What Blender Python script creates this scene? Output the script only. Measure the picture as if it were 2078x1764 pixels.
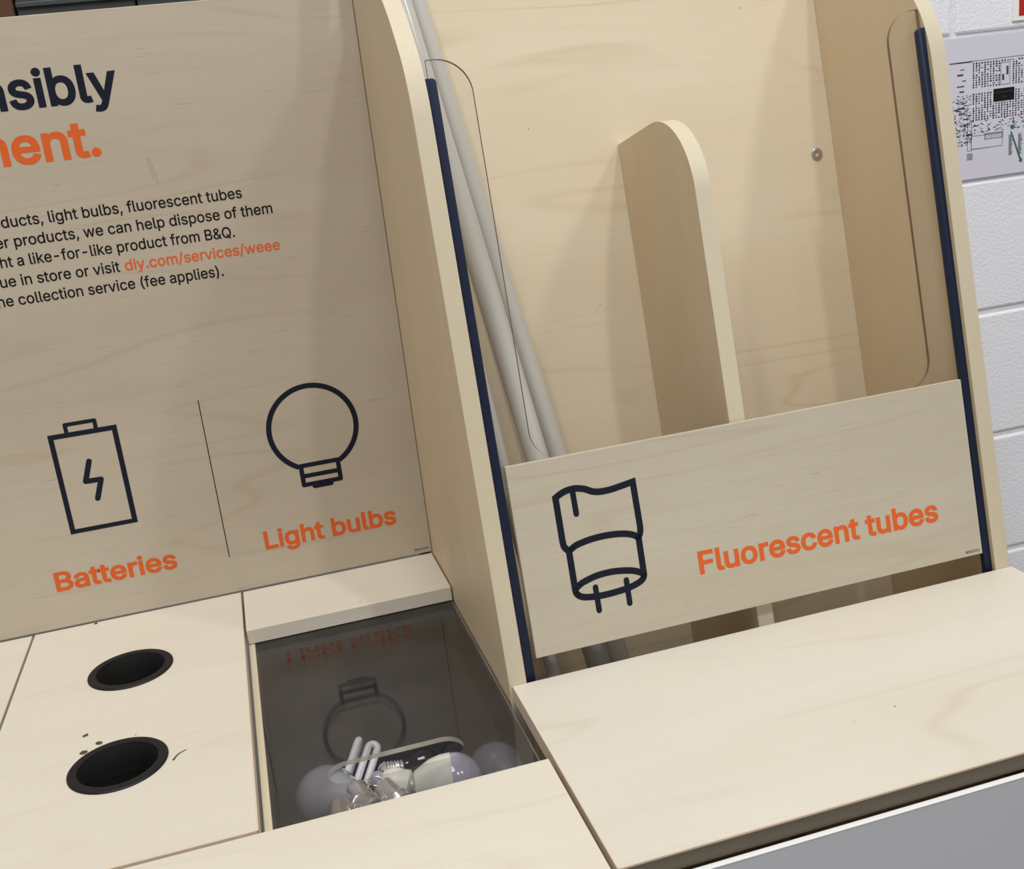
import bpy, bmesh, math, random
from math import sin, cos, pi, sqrt, radians
from mathutils import Vector, Matrix
from mathutils.geometry import delaunay_2d_cdt

scene = bpy.context.scene
for o in list(bpy.data.objects):
    bpy.data.objects.remove(o)

# ------------------------------------------------------------------ camera
cam_data = bpy.data.cameras.new('camera')
cam = bpy.data.objects.new('camera', cam_data)
scene.collection.objects.link(cam)
RGT = Vector((0.9580594917680828, -0.26325594492571325, -0.11321800958483859))
DWN = Vector((-0.17849129208534803, -0.23910006059329028, -0.9544485421823368))
FWD = Vector((0.22419381990319387, 0.9346269140601262, -0.2760609762926653))
m = Matrix((RGT, -DWN, -FWD)).transposed().to_4x4()
m.translation = Vector((-0.19123, -1.32376, 0.53045))
cam.matrix_world = m
cam_data.sensor_width = 36.0
cam_data.sensor_fit = 'HORIZONTAL'
cam_data.lens = 36.0 * 2187.2 / 2078.0
cam_data.clip_start = 0.02
scene.camera = cam

# ------------------------------------------------------------------ world, lights, exposure
scene.view_settings.view_transform = 'Standard'
scene.view_settings.look = 'None'
scene.view_settings.exposure = 0.0
scene.view_settings.gamma = 1.0
scene.view_settings.use_curve_mapping = False
world = bpy.data.worlds.new('store_ambient')
scene.world = world
world.use_nodes = True
bg = world.node_tree.nodes['Background']
bg.inputs['Color'].default_value = (1.0, 0.985, 0.96, 1)
bg.inputs['Strength'].default_value = 0.42


def area(name, loc, target, sx, sy, watts, col=(1, 0.985, 0.955)):
    l = bpy.data.lights.new(name, 'AREA')
    l.shape = 'RECTANGLE'
    l.size = sx
    l.size_y = sy
    l.energy = watts
    l.color = col
    o = bpy.data.objects.new(name, l)
    o.location = loc
    o.rotation_euler = (Vector(target) - Vector(loc)).to_track_quat('-Z', 'Y').to_euler()
    scene.collection.objects.link(o)
    return o


# overhead luminaires of the store: rows of ceiling battens above the aisle
area('ceiling_batten', (2.25, -2.15, 3.5), (0.25, -0.2, 0.3), 0.12, 0.45, 30)
area('ceiling_batten', (0.98, -2.35, 3.5), (0.25, -0.2, 0.3), 0.12, 0.45, 26)
area('ceiling_batten', (-1.25, -2.30, 3.5), (0.0, -0.2, 0.2), 0.50, 1.4, 38)
area('ceiling_batten', (0.03, -0.90, 3.6), (0.0, -0.5, 0.0), 0.50, 1.4, 45)

# ------------------------------------------------------------------ colours and materials
def lin(r, g, b):
    f = lambda c: ((c / 255.0 + 0.055) / 1.055) ** 2.4 if c > 10 else c / 255.0 / 12.92
    return (f(r), f(g), f(b), 1.0)


def mat(name, col, rough=0.5, metal=0.0, coat=0.0, spec=0.5):
    mt = bpy.data.materials.new(name)
    mt.use_nodes = True
    b = mt.node_tree.nodes['Principled BSDF']
    b.inputs['Base Color'].default_value = col if len(col) == 4 else (*col, 1)
    b.inputs['Roughness'].default_value = rough
    b.inputs['Metallic'].default_value = metal
    b.inputs['Coat Weight'].default_value = coat
    b.inputs['Specular IOR Level'].default_value = spec
    return mt


def noisy(mt, scale=40.0, amount=0.15, bump=0.0, bscale=None, stretch=(1, 1, 1)):
    """gentle procedural variation of the base colour, optional bump"""
    nt = mt.node_tree
    b = nt.nodes['Principled BSDF']
    base = tuple(b.inputs['Base Color'].default_value)
    tc = nt.nodes.new('ShaderNodeTexCoord')
    mp = nt.nodes.new('ShaderNodeMapping')
    mp.inputs['Scale'].default_value = stretch
    nz = nt.nodes.new('ShaderNodeTexNoise')
    nz.inputs['Scale'].default_value = scale
    nz.inputs['Detail'].default_value = 5
    mx = nt.nodes.new('ShaderNodeMix')
    mx.data_type = 'RGBA'
    mx.inputs['A'].default_value = tuple(c * (1 - amount) for c in base[:3]) + (1,)
    mx.inputs['B'].default_value = tuple(min(1, c * (1 + amount)) for c in base[:3]) + (1,)
    nt.links.new(tc.outputs['Object'], mp.inputs['Vector'])
    nt.links.new(mp.outputs['Vector'], nz.inputs['Vector'])
    nt.links.new(nz.outputs['Fac'], mx.inputs['Factor'])
    nt.links.new(mx.outputs['Result'], b.inputs['Base Color'])
    if bump:
        n2 = nt.nodes.new('ShaderNodeTexNoise')
        n2.inputs['Scale'].default_value = bscale or scale
        n2.inputs['Detail'].default_value = 6
        bp = nt.nodes.new('ShaderNodeBump')
        bp.inputs['Strength'].default_value = bump
        bp.inputs['Distance'].default_value = 0.004
        nt.links.new(mp.outputs['Vector'], n2.inputs['Vector'])
        nt.links.new(n2.outputs['Fac'], bp.inputs['Height'])
        nt.links.new(bp.outputs['Normal'], b.inputs['Normal'])
    return mt


def wood(name, base, grain, line, axis=0, rough=0.45, fine=0.5, lines=0.35, flecks=0.0, seed=0.0, specks=0.0, big=3.0):
    """birch ply: long fine streaks along one axis, faint cathedral lines, small flecks"""
    mt = mat(name, base, rough)
    nt = mt.node_tree
    N, Lk = nt.nodes, nt.links
    b = N['Principled BSDF']
    tc = N.new('ShaderNodeTexCoord')

    def mapping(along, across):
        mp = N.new('ShaderNodeMapping')
        s = [across] * 3
        s[axis] = along
        mp.inputs['Scale'].default_value = s
        mp.inputs['Location'].default_value = (seed, seed * 1.7, seed * 0.6)
        Lk.new(tc.outputs['Object'], mp.inputs['Vector'])
        return mp

    def noise(mp, scale, detail=4.0, dist=0.0):
        n = N.new('ShaderNodeTexNoise')
        n.inputs['Scale'].default_value = scale
        n.inputs['Detail'].default_value = detail
        n.inputs['Distortion'].default_value = dist
        Lk.new(mp.outputs['Vector'], n.inputs['Vector'])
        return n

    def ramp(src, p0, p1, v0=0.0, v1=1.0):
        r = N.new('ShaderNodeMapRange')
        r.inputs['From Min'].default_value = p0
        r.inputs['From Max'].default_value = p1
        r.inputs['To Min'].default_value = v0
        r.inputs['To Max'].default_value = v1
        Lk.new(src, r.inputs['Value'])
        return r.outputs['Result']

    def mixc(fac, a, c):
        x = N.new('ShaderNodeMix')
        x.data_type = 'RGBA'
        Lk.new(fac, x.inputs['Factor'])
        for key, v in (('A', a), ('B', c)):
            if isinstance(v, tuple):
                x.inputs[key].default_value = v
            else:
                Lk.new(v, x.inputs[key])
        return x.outputs['Result']

    def math(op, a, v):
        x = N.new('ShaderNodeMath')
        x.operation = op
        Lk.new(a, x.inputs[0])
        if isinstance(v, (int, float)):
            x.inputs[1].default_value = v
        else:
            Lk.new(v, x.inputs[1])
        return x.outputs['Value']
    # broad tone, fine streaks
    tone = noise(mapping(2.0, 7.0), 1.0, 3.0)
    col = mixc(ramp(tone.outputs['Fac'], 0.3, 0.7, 0.0, 0.75), base, grain)
    streak = noise(mapping(9.0, 260.0), 1.0, 5.0, 0.4)
    col = mixc(ramp(streak.outputs['Fac'], 0.45, 0.75, 0.0, fine), col, grain)
    # cathedral figure: contour lines of a long stretched noise
    fig = noise(mapping(1.3, big * 2.2), 1.0, 1.5, 0.25)
    saw = math('MULTIPLY', fig.outputs['Fac'], 9.0)
    saw = math('FRACT', saw, 0.0)
    edge = math('ABSOLUTE', math('SUBTRACT', saw, 0.5), 0.0)
    edge = ramp(edge, 0.0, 0.14, 1.0, 0.0)
    patch = noise(mapping(3.0, 8.0), 1.0, 2.0)
    edge = math('MULTIPLY', edge, ramp(patch.outputs['Fac'], 0.42, 0.66, 0.0, lines))
    col = mixc(edge, col, line)
    if flecks:
        fl = noise(mapping(30.0, 620.0), 1.0, 2.0)
        pt = noise(mapping(9.0, 30.0), 1.0, 2.0)
        k = math('MULTIPLY', ramp(fl.outputs['Fac'], 0.64, 0.76, 0.0, 1.0), ramp(pt.outputs['Fac'], 0.46, 0.62, 0.0, flecks))
        col = mixc(k, col, tuple(c * 0.62 for c in line[:3]) + (1,))
    if specks:
        vo = N.new('ShaderNodeTexVoronoi')
        vo.inputs['Scale'].default_value = 19.0
        vo.inputs['Randomness'].default_value = 1.0
        Lk.new(tc.outputs['Object'], vo.inputs['Vector'])
        k = ramp(vo.outputs['Distance'], 0.012, 0.03, specks, 0.0)
        col = mixc(k, col, lin(60, 50, 40))
    Lk.new(col, b.inputs['Base Color'])
    ro = ramp(streak.outputs['Fac'], 0.3, 0.7, rough - 0.05, rough + 0.08)
    Lk.new(ro, b.inputs['Roughness'])
    b.inputs['Specular IOR Level'].default_value = 0.35
    return mt


def clear(name, tint, dust=0.0, edge=False):
    """clear acrylic sheet: see-through with Fresnel reflection and a little dust"""
    mt = bpy.data.materials.new(name)
    mt.use_nodes = True
    nt = mt.node_tree
    N, Lk = nt.nodes, nt.links
    N.remove(N['Principled BSDF'])
    out = N['Material Output']
    tr = N.new('ShaderNodeBsdfTransparent')
    tr.inputs['Color'].default_value = (*tint, 1)
    gl = N.new('ShaderNodeBsdfGlossy')
    gl.inputs['Roughness'].default_value = 0.015
    fr = N.new('ShaderNodeFresnel')
    # the sheet is modelled with both faces: keep the outside index on the inner faces too
    ge = N.new('ShaderNodeNewGeometry')
    ir = N.new('ShaderNodeMapRange')
    ir.inputs['To Min'].default_value = 1.49
    ir.inputs['To Max'].default_value = 1.0 / 1.49
    Lk.new(ge.outputs['Backfacing'], ir.inputs['Value'])
    Lk.new(ir.outputs['Result'], fr.inputs['IOR'])
    mx = N.new('ShaderNodeMixShader')
    Lk.new(fr.outputs['Fac'], mx.inputs['Fac'])
    Lk.new(tr.outputs['BSDF'], mx.inputs[1])
    Lk.new(gl.outputs['BSDF'], mx.inputs[2])
    last = mx
    if dust:
        df = N.new('ShaderNodeBsdfDiffuse')
        df.inputs['Color'].default_value = (0.62, 0.58, 0.52, 1)
        tc = N.new('ShaderNodeTexCoord')
        nz = N.new('ShaderNodeTexNoise')
        nz.inputs['Scale'].default_value = 14
        nz.inputs['Detail'].default_value = 8
        mr = N.new('ShaderNodeMapRange')
        mr.inputs['From Min'].default_value = 0.3
        mr.inputs['From Max'].default_value = 0.75
        mr.inputs['To Min'].default_value = dust * 0.5
        mr.inputs['To Max'].default_value = dust * 1.6
        m2 = N.new('ShaderNodeMixShader')
        Lk.new(tc.outputs['Object'], nz.inputs['Vector'])
        Lk.new(nz.outputs['Fac'], mr.inputs['Value'])
        Lk.new(mr.outputs['Result'], m2.inputs['Fac'])
        Lk.new(mx.outputs['Shader'], m2.inputs[1])
        Lk.new(df.outputs['BSDF'], m2.inputs[2])
        last = m2
    Lk.new(last.outputs['Shader'], out.inputs['Surface'])
    return mt


M = {}
M['birch_top'] = wood('birch_counter', lin(214, 209, 198), lin(206, 198, 182), lin(188, 174, 153), 0, 0.42, 0.45, 0.30, 0.0, 0.0, 0.9)
M['birch_lid'] = wood('birch_lid', lin(218, 212, 199), lin(210, 201, 184), lin(196, 182, 161), 0, 0.42, 0.45, 0.25, 0.0, 3.1, 0.9)
M['birch_back'] = wood('birch_back_board', lin(220, 207, 182), lin(211, 195, 167), lin(190, 166, 131), 0, 0.45, 0.35, 0.45, 0.0, 5.3, 0.5, 4.5)
M['birch_side'] = wood('birch_side', lin(215, 197, 167), lin(206, 186, 154), lin(191, 166, 131), 2, 0.45, 0.5, 0.10, 0.0, 7.7, 0.25)
M['ply_edge'] = wood('birch_edge_band', lin(208, 198, 175), lin(200, 188, 163), lin(192, 174, 147), 2, 0.5, 0.5, 0.10, 0.0, 9.2)
M['print_wood'] = wood('wood_print', lin(190, 179, 161), lin(178, 164, 144), lin(164, 140, 114), 0, 0.5, 0.55, 0.32, 0.55, 1.4, 0.0, 4.0)
M['print_wood_front'] = wood('wood_print_front', lin(192, 184, 166), lin(180, 169, 148), lin(173, 150, 119), 0, 0.5, 0.55, 0.45, 0.55, 11.4, 0.0, 6.0)
M['nose'] = noisy(mat('counter_nosing', lin(112, 102, 86), 0.55), 60, 0.10, stretch=(0.1, 1, 1))
M['navy'] = noisy(mat('navy_strip', lin(26, 36, 60), 0.5, spec=0.25), 90, 0.12)
M['ink_navy'] = mat('navy_ink', lin(20, 26, 40), 0.5, spec=0.2)
M['ink_orange'] = mat('orange_ink', lin(218, 98, 42), 0.5, spec=0.2)
M['ink_black'] = mat('black_ink', lin(16, 15, 15), 0.5, spec=0.2)
M['acrylic'] = clear('clear_acrylic', (0.985, 0.98, 0.97))
M['acrylic_edge'] = noisy(mat('acrylic_cut_edge', lin(112, 92, 74), 0.2), 60, 0.2)
M['pane'] = clear('scratched_acrylic', (0.88, 0.88, 0.90), 0.014)
M['pane_edge'] = clear('acrylic_pane_edge', (0.55, 0.5, 0.42), 0.75)
M['black_plastic'] = noisy(mat('black_plastic', lin(19, 19, 22), 0.5, spec=0.3), 120, 0.2)
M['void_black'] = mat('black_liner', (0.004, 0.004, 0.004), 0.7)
M['bin_grey'] = noisy(mat('bin_liner', (0.018, 0.018, 0.022), 0.6), 30, 0.2)
M['fascia'] = noisy(mat('grey_laminate', lin(196, 199, 206), 0.45), 15, 0.03)
M['white_edge'] = noisy(mat('white_edge_band', lin(240, 240, 240), 0.4), 30, 0.02)
M['carcass'] = noisy(mat('chipboard', lin(120, 98, 72), 0.7), 90, 0.2)
M['steel'] = noisy(mat('bright_steel', (0.55, 0.55, 0.56), 0.22, 1.0), 80, 0.1)
M['cap_metal'] = noisy(mat('lamp_cap_metal', (0.70, 0.69, 0.67), 0.22, 0.9), 120, 0.25)
M['tube_glass'] = noisy(mat('coated_tube', lin(190, 188, 182), 0.10, 0, 0.8), 18, 0.06, stretch=(1, 1, 0.15))
M['frost'] = noisy(mat('frosted_glass', lin(134, 135, 142), 0.2, 0, 0.3), 20, 0.05)
M['frost_dim'] = noisy(mat('dim_frosted_glass', lin(96, 97, 104), 0.35), 20, 0.08)  # darker copy of the frosted glass; dimness of the bin corner put into its colour
M['lilac_glass'] = noisy(mat('opal_dome', lin(158, 158, 172), 0.14, 0, 0.5), 20, 0.04)
M['cream_glass'] = noisy(mat('cream_glass', lin(214, 208, 176), 0.3, 0, 0.2), 30, 0.06)
M['cream_plastic'] = noisy(mat('cream_plastic', lin(204, 203, 190), 0.4), 50, 0.05)
M['white_glass'] = noisy(mat('white_lamp_tube', lin(222, 222, 222), 0.18, 0, 0.5), 30, 0.04)
M['clear_glass'] = clear('clear_lamp_glass', (0.9, 0.9, 0.92))
M['block'] = noisy(mat('painted_block', lin(236, 238, 247), 0.6), 8, 0.03, 0.30, 210)
M['mortar'] = noisy(mat('painted_mortar', lin(228, 228, 234), 0.7), 30, 0.04, 0.5, 60)
M['paper'] = noisy(mat('laminated_paper', lin(214, 213, 230), 0.3), 6, 0.02)
M['green'] = mat('green_print', lin(36, 110, 66), 0.5)
M['plan_ink'] = mat('grey_print', lin(66, 66, 76), 0.5)
M['red'] = noisy(mat('red_sign_face', lin(176, 26, 14), 0.4), 20, 0.05)
M['cardboard'] = noisy(mat('brown_cardboard', lin(92, 58, 34), 0.8), 30, 0.1)
M['dark_crate'] = noisy(mat('dark_crate_plastic', lin(52, 56, 54), 0.45), 12, 0.25)
M['dark_crate2'] = noisy(mat('slate_crate_plastic', lin(60, 66, 68), 0.4), 12, 0.2)
M['rack_steel'] = noisy(mat('rack_steel', lin(70, 74, 78), 0.5, 0.3), 30, 0.1)
M['floor'] = noisy(mat('concrete_floor', lin(120, 116, 110), 0.5), 4, 0.12)
M['crumb'] = noisy(mat('rust_crumb', lin(84, 66, 50), 0.8), 300, 0.4)

for key in ('print_wood', 'print_wood_front'):
    M[key].node_tree.nodes['Principled BSDF'].inputs['Specular IOR Level'].default_value = 0.8
M['lip'] = noisy(mat('pink_edge_band', lin(216, 198, 176), 0.5), 90, 0.08)
M['scuff'] = mat('scuff', lin(166, 154, 132), 0.6)

# ------------------------------------------------------------------ mesh helpers
def link(name, me, parent=None):
    o = bpy.data.objects.new(name, me)
    scene.collection.objects.link(o)
    if parent is not None:
        o.parent = parent
    return o


def tag(o, label=None, cat=None, group=None, kind=None):
    if label:
        o['label'] = label
    if cat:
        o['category'] = cat
    if group:
        o['group'] = group
    if kind:
        o['kind'] = kind
    return o


def thing(name, label, cat, loc, group=None):
    o = bpy.data.objects.new(name, None)
    o.empty_display_size = 0.05
    o.location = loc
    scene.collection.objects.link(o)
    return tag(o, label, cat, group)


def finish(name, bm, mats, parent=None, smooth=None, origin=None):
    """link a bmesh built in world space; its vertices are re-based on the parent's (or given) origin"""
    if not isinstance(mats, (list, tuple)):
        mats = [mats]
    bmesh.ops.recalc_face_normals(bm, faces=bm.faces)
    org = None
    if parent is not None:
        org = Vector(parent.location)
        pp = parent.parent
        while pp is not None:
            org += Vector(pp.location)
            pp = pp.parent
    elif origin is not None:
        org = Vector(origin)
    if org is not None:
        bmesh.ops.translate(bm, verts=bm.verts, vec=-org)
    me = bpy.data.meshes.new(name)
    bm.to_mesh(me)
    bm.free()
    for mm in mats:
        me.materials.append(mm)
    if smooth is not None:
        for p in me.polygons:
            p.use_smooth = True
        try:
            me.set_sharp_from_angle(angle=radians(smooth))
        except Exception:
            pass
    o = link(name, me, parent)
    if parent is None and origin is not None:
        o.location = origin
    return o


def box(bm, lo, hi, bev=0.0, mi=0):
    x0, y0, z0 = lo
    x1, y1, z1 = hi
    vs = [bm.verts.new(p) for p in ((x0, y0, z0), (x1, y0, z0), (x1, y1, z0), (x0, y1, z0), (x0, y0, z1), (x1, y0, z1), (x1, y1, z1), (x0, y1, z1))]
    fs = [bm.faces.new([vs[i] for i in q]) for q in ((3, 2, 1, 0), (4, 5, 6, 7), (0, 1, 5, 4), (1, 2, 6, 5), (2, 3, 7, 6), (3, 0, 4, 7))]
    for f in fs:
        f.material_index = mi
    if bev:
        es = list({e for f in fs for e in f.edges})
        bmesh.ops.bevel(bm, geom=es, offset=bev, segments=2, affect='EDGES', profile=0.5)
    return fs


def slab(bm, poly, off, bev=0.0, mi=0, mi_side=None):
    """extrude a planar world-space polygon by the vector off"""
    off = Vector(off)
    a = [bm.verts.new(p) for p in poly]
    b = [bm.verts.new(Vector(p) + off) for p in poly]
    n = len(poly)
    f0 = bm.faces.new(a)
    f1 = bm.faces.new(list(reversed(b)))
    f0.material_index = f1.material_index = mi
    for i in range(n):
        s = bm.faces.new((a[i], b[i], b[(i + 1) % n], a[(i + 1) % n]))
        s.material_index = mi if mi_side is None else mi_side
    if bev:
        es = list(f0.edges) + list(f1.edges)
        bmesh.ops.bevel(bm, geom=es, offset=bev, segments=2, affect='EDGES', profile=0.5)


def lathe(bm, prof, mtx=Matrix(), seg=32, mi=0, cap=True):
    """prof: list of (r, z) or (r, z, material index)"""
    rings = []
    for p in prof:
        r, z = p[0], p[1]
        if r < 1e-6:
            rings.append([bm.verts.new(mtx @ Vector((0, 0, z)))])
        else:
            rings.append([bm.verts.new(mtx @ Vector((r * cos(2 * pi * k / seg), r * sin(2 * pi * k / seg), z))) for k in range(seg)])
    for i in range(len(rings) - 1):
        a, b = rings[i], rings[i + 1]
        idx = prof[i][2] if len(prof[i]) > 2 else mi
        for k in range(seg):
            k2 = (k + 1) % seg
            if len(a) == 1 and len(b) == 1:
                continue
            if len(a) == 1:
                f = bm.faces.new((a[0], b[k], b[k2]))
            elif len(b) == 1:
                f = bm.faces.new((a[k], b[0], a[k2]))
            else:
                f = bm.faces.new((a[k], b[k], b[k2], a[k2]))
            f.material_index = idx
    if cap:
        for rg in (rings[0], rings[-1]):
            if len(rg) > 2:
                bm.faces.new(rg)


def tube(bm, pts, r, seg=16, cap=True):
    pts = [Vector(p) for p in pts]
    rings = []
    up = None
    for i, p in enumerate(pts):
        d = (pts[min(i + 1, len(pts) - 1)] - pts[max(i - 1, 0)]).normalized()
        if up is None:
            up = d.orthogonal().normalized()
        up = (up - d * up.dot(d)).normalized()
        w = d.cross(up)
        rr = r[i] if isinstance(r, (list, tuple)) else r
        rings.append([bm.verts.new(p + (up * cos(2 * pi * k / seg) + w * sin(2 * pi * k / seg)) * rr) for k in range(seg)])
    for a, b in zip(rings, rings[1:]):
        for k in range(seg):
            k2 = (k + 1) % seg
            bm.faces.new((a[k], b[k], b[k2], a[k2]))
    if cap:
        bm.faces.new(list(reversed(rings[0])))
        bm.faces.new(rings[-1])


def axis_matrix(loc, d, roll=0.0):
    q = Vector(d).normalized().to_track_quat('Z', 'Y')
    return Matrix.Translation(Vector(loc)) @ q.to_matrix().to_4x4() @ Matrix.Rotation(roll, 4, 'Z')


# planes that carry printing: local (u, v) -> world
TILT = radians(11.16175)
US = Vector((0, sin(TILT), cos(TILT)))          # up along the leaning front of the tube rack
MS = Vector((0, -cos(TILT), sin(TILT)))         # its outward normal
OS = Vector((0, -0.39006, 0))
XV = Vector((1, 0, 0))


def FP(x, s, e=0.0):
    return OS + XV * x + US * s + MS * e


SIGN = Matrix(((1, 0, 0, 0), (0, 0, -1, 0), (0, 1, 0, 0), (0, 0, 0, 1)))      # (u,v,w) -> (u,-w,v)
FRONT = Matrix((XV, US, MS)).transposed().to_4x4()
FRONT.translation = OS
FLAT = Matrix()


def outline(bm, splines, mtx, thick, mats_i=(0, 0), bezier=False, offset=0.0, w0=0.0, res=8):
    """fill closed 2-D outlines (with holes) and extrude them between w0 and w0+thick"""
    cu = bpy.data.curves.new('tmp', 'CURVE')
    cu.dimensions = '2D'
    cu.fill_mode = 'BOTH'
    cu.extrude = thick / 2
    cu.offset = offset
    cu.resolution_u = res
    for s in splines:
        if bezier:
            sp = cu.splines.new('BEZIER')
            sp.bezier_points.add(len(s) - 1)
            for bp, p in zip(sp.bezier_points, s):
                bp.handle_left_type = bp.handle_right_type = 'FREE'
                bp.handle_left = (p[0], p[1], 0)
                bp.co = (p[2], p[3], 0)
                bp.handle_right = (p[4], p[5], 0)
        else:
            sp = cu.splines.new('POLY')
            sp.points.add(len(s) - 1)
            for pt, p in zip(sp.points, s):
                pt.co = (p[0], p[1], 0, 1)
        sp.use_cyclic_u = True
    ob = bpy.data.objects.new('tmp', cu)
    scene.collection.objects.link(ob)
    me = bpy.data.meshes.new_from_object(ob)
    scene.collection.objects.unlink(ob)
    bpy.data.objects.remove(ob)
    bpy.data.curves.remove(cu)
    full = mtx @ Matrix.Translation((0, 0, w0 + thick / 2))
    vs = [bm.verts.new(full @ v.co) for v in me.vertices]
    for p in me.polygons:
        try:
            f = bm.faces.new([vs[i] for i in p.vertices])
        except ValueError:
            continue
        f.material_index = mats_i[0] if abs(p.normal.z) > 0.5 else mats_i[1]
    bpy.data.meshes.remove(me)


def strokes(bm, mtx, lines, w, h0=0.0002, closed=False, square=False):
    """printed line art: ribbons of width w with round joins, a hair above the board"""
    k = 0
    for ln in lines:
        pts = [Vector((p[0], p[1], 0)) for p in ln]
        n = len(pts)
        rng = range(n if closed else n - 1)
        for i in rng:
            a, b = pts[i], pts[(i + 1) % n]
            d = (b - a)
            if d.length < 1e-7:
                continue
            d.normalize()
            if square:
                a = a - d * w / 2
                b = b + d * w / 2
            q = Vector((-d.y, d.x, 0)) * (w / 2)
            z = Vector((0, 0, h0 + 2e-6 * (k % 7)))
            k += 1
            bm.faces.new([bm.verts.new(mtx @ (p + z)) for p in (a - q, b - q, b + q, a + q)])
        if not square:
            for p in pts:
                z = Vector((0, 0, h0 + 2e-6 * (k % 7) + 1e-6))
                k += 1
                bm.faces.new([bm.verts.new(mtx @ (p + z + Vector((cos(t * pi / 8), sin(t * pi / 8), 0)) * (w / 2))) for t in range(16)])


def mitre(bm, mtx, p0, p1, p2, w, h0=0.00021):
    p0, p1, p2 = Vector(p0), Vector(p1), Vector(p2)
    d0, d1 = (p1 - p0).normalized(), (p2 - p1).normalized()
    sg = -1 if d0.x * d1.y - d0.y * d1.x > 0 else 1
    n0, n1 = Vector((-d0.y, d0.x)) * sg * w / 2, Vector((-d1.y, d1.x)) * sg * w / 2
    h = n0 + n1
    tip = p1 + h * (w * w / 4) / max(h.dot(n0), 1e-9)
    bm.faces.new([bm.verts.new(mtx @ Vector((p.x, p.y, h0))) for p in (p1, p1 + n0, tip, p1 + n1)])


def arc(cx, cy, r, a0, a1, n=24):
    return [(cx + r * cos(radians(a0 + (a1 - a0) * i / n)), cy + r * sin(radians(a0 + (a1 - a0) * i / n))) for i in range(n + 1)]


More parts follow.
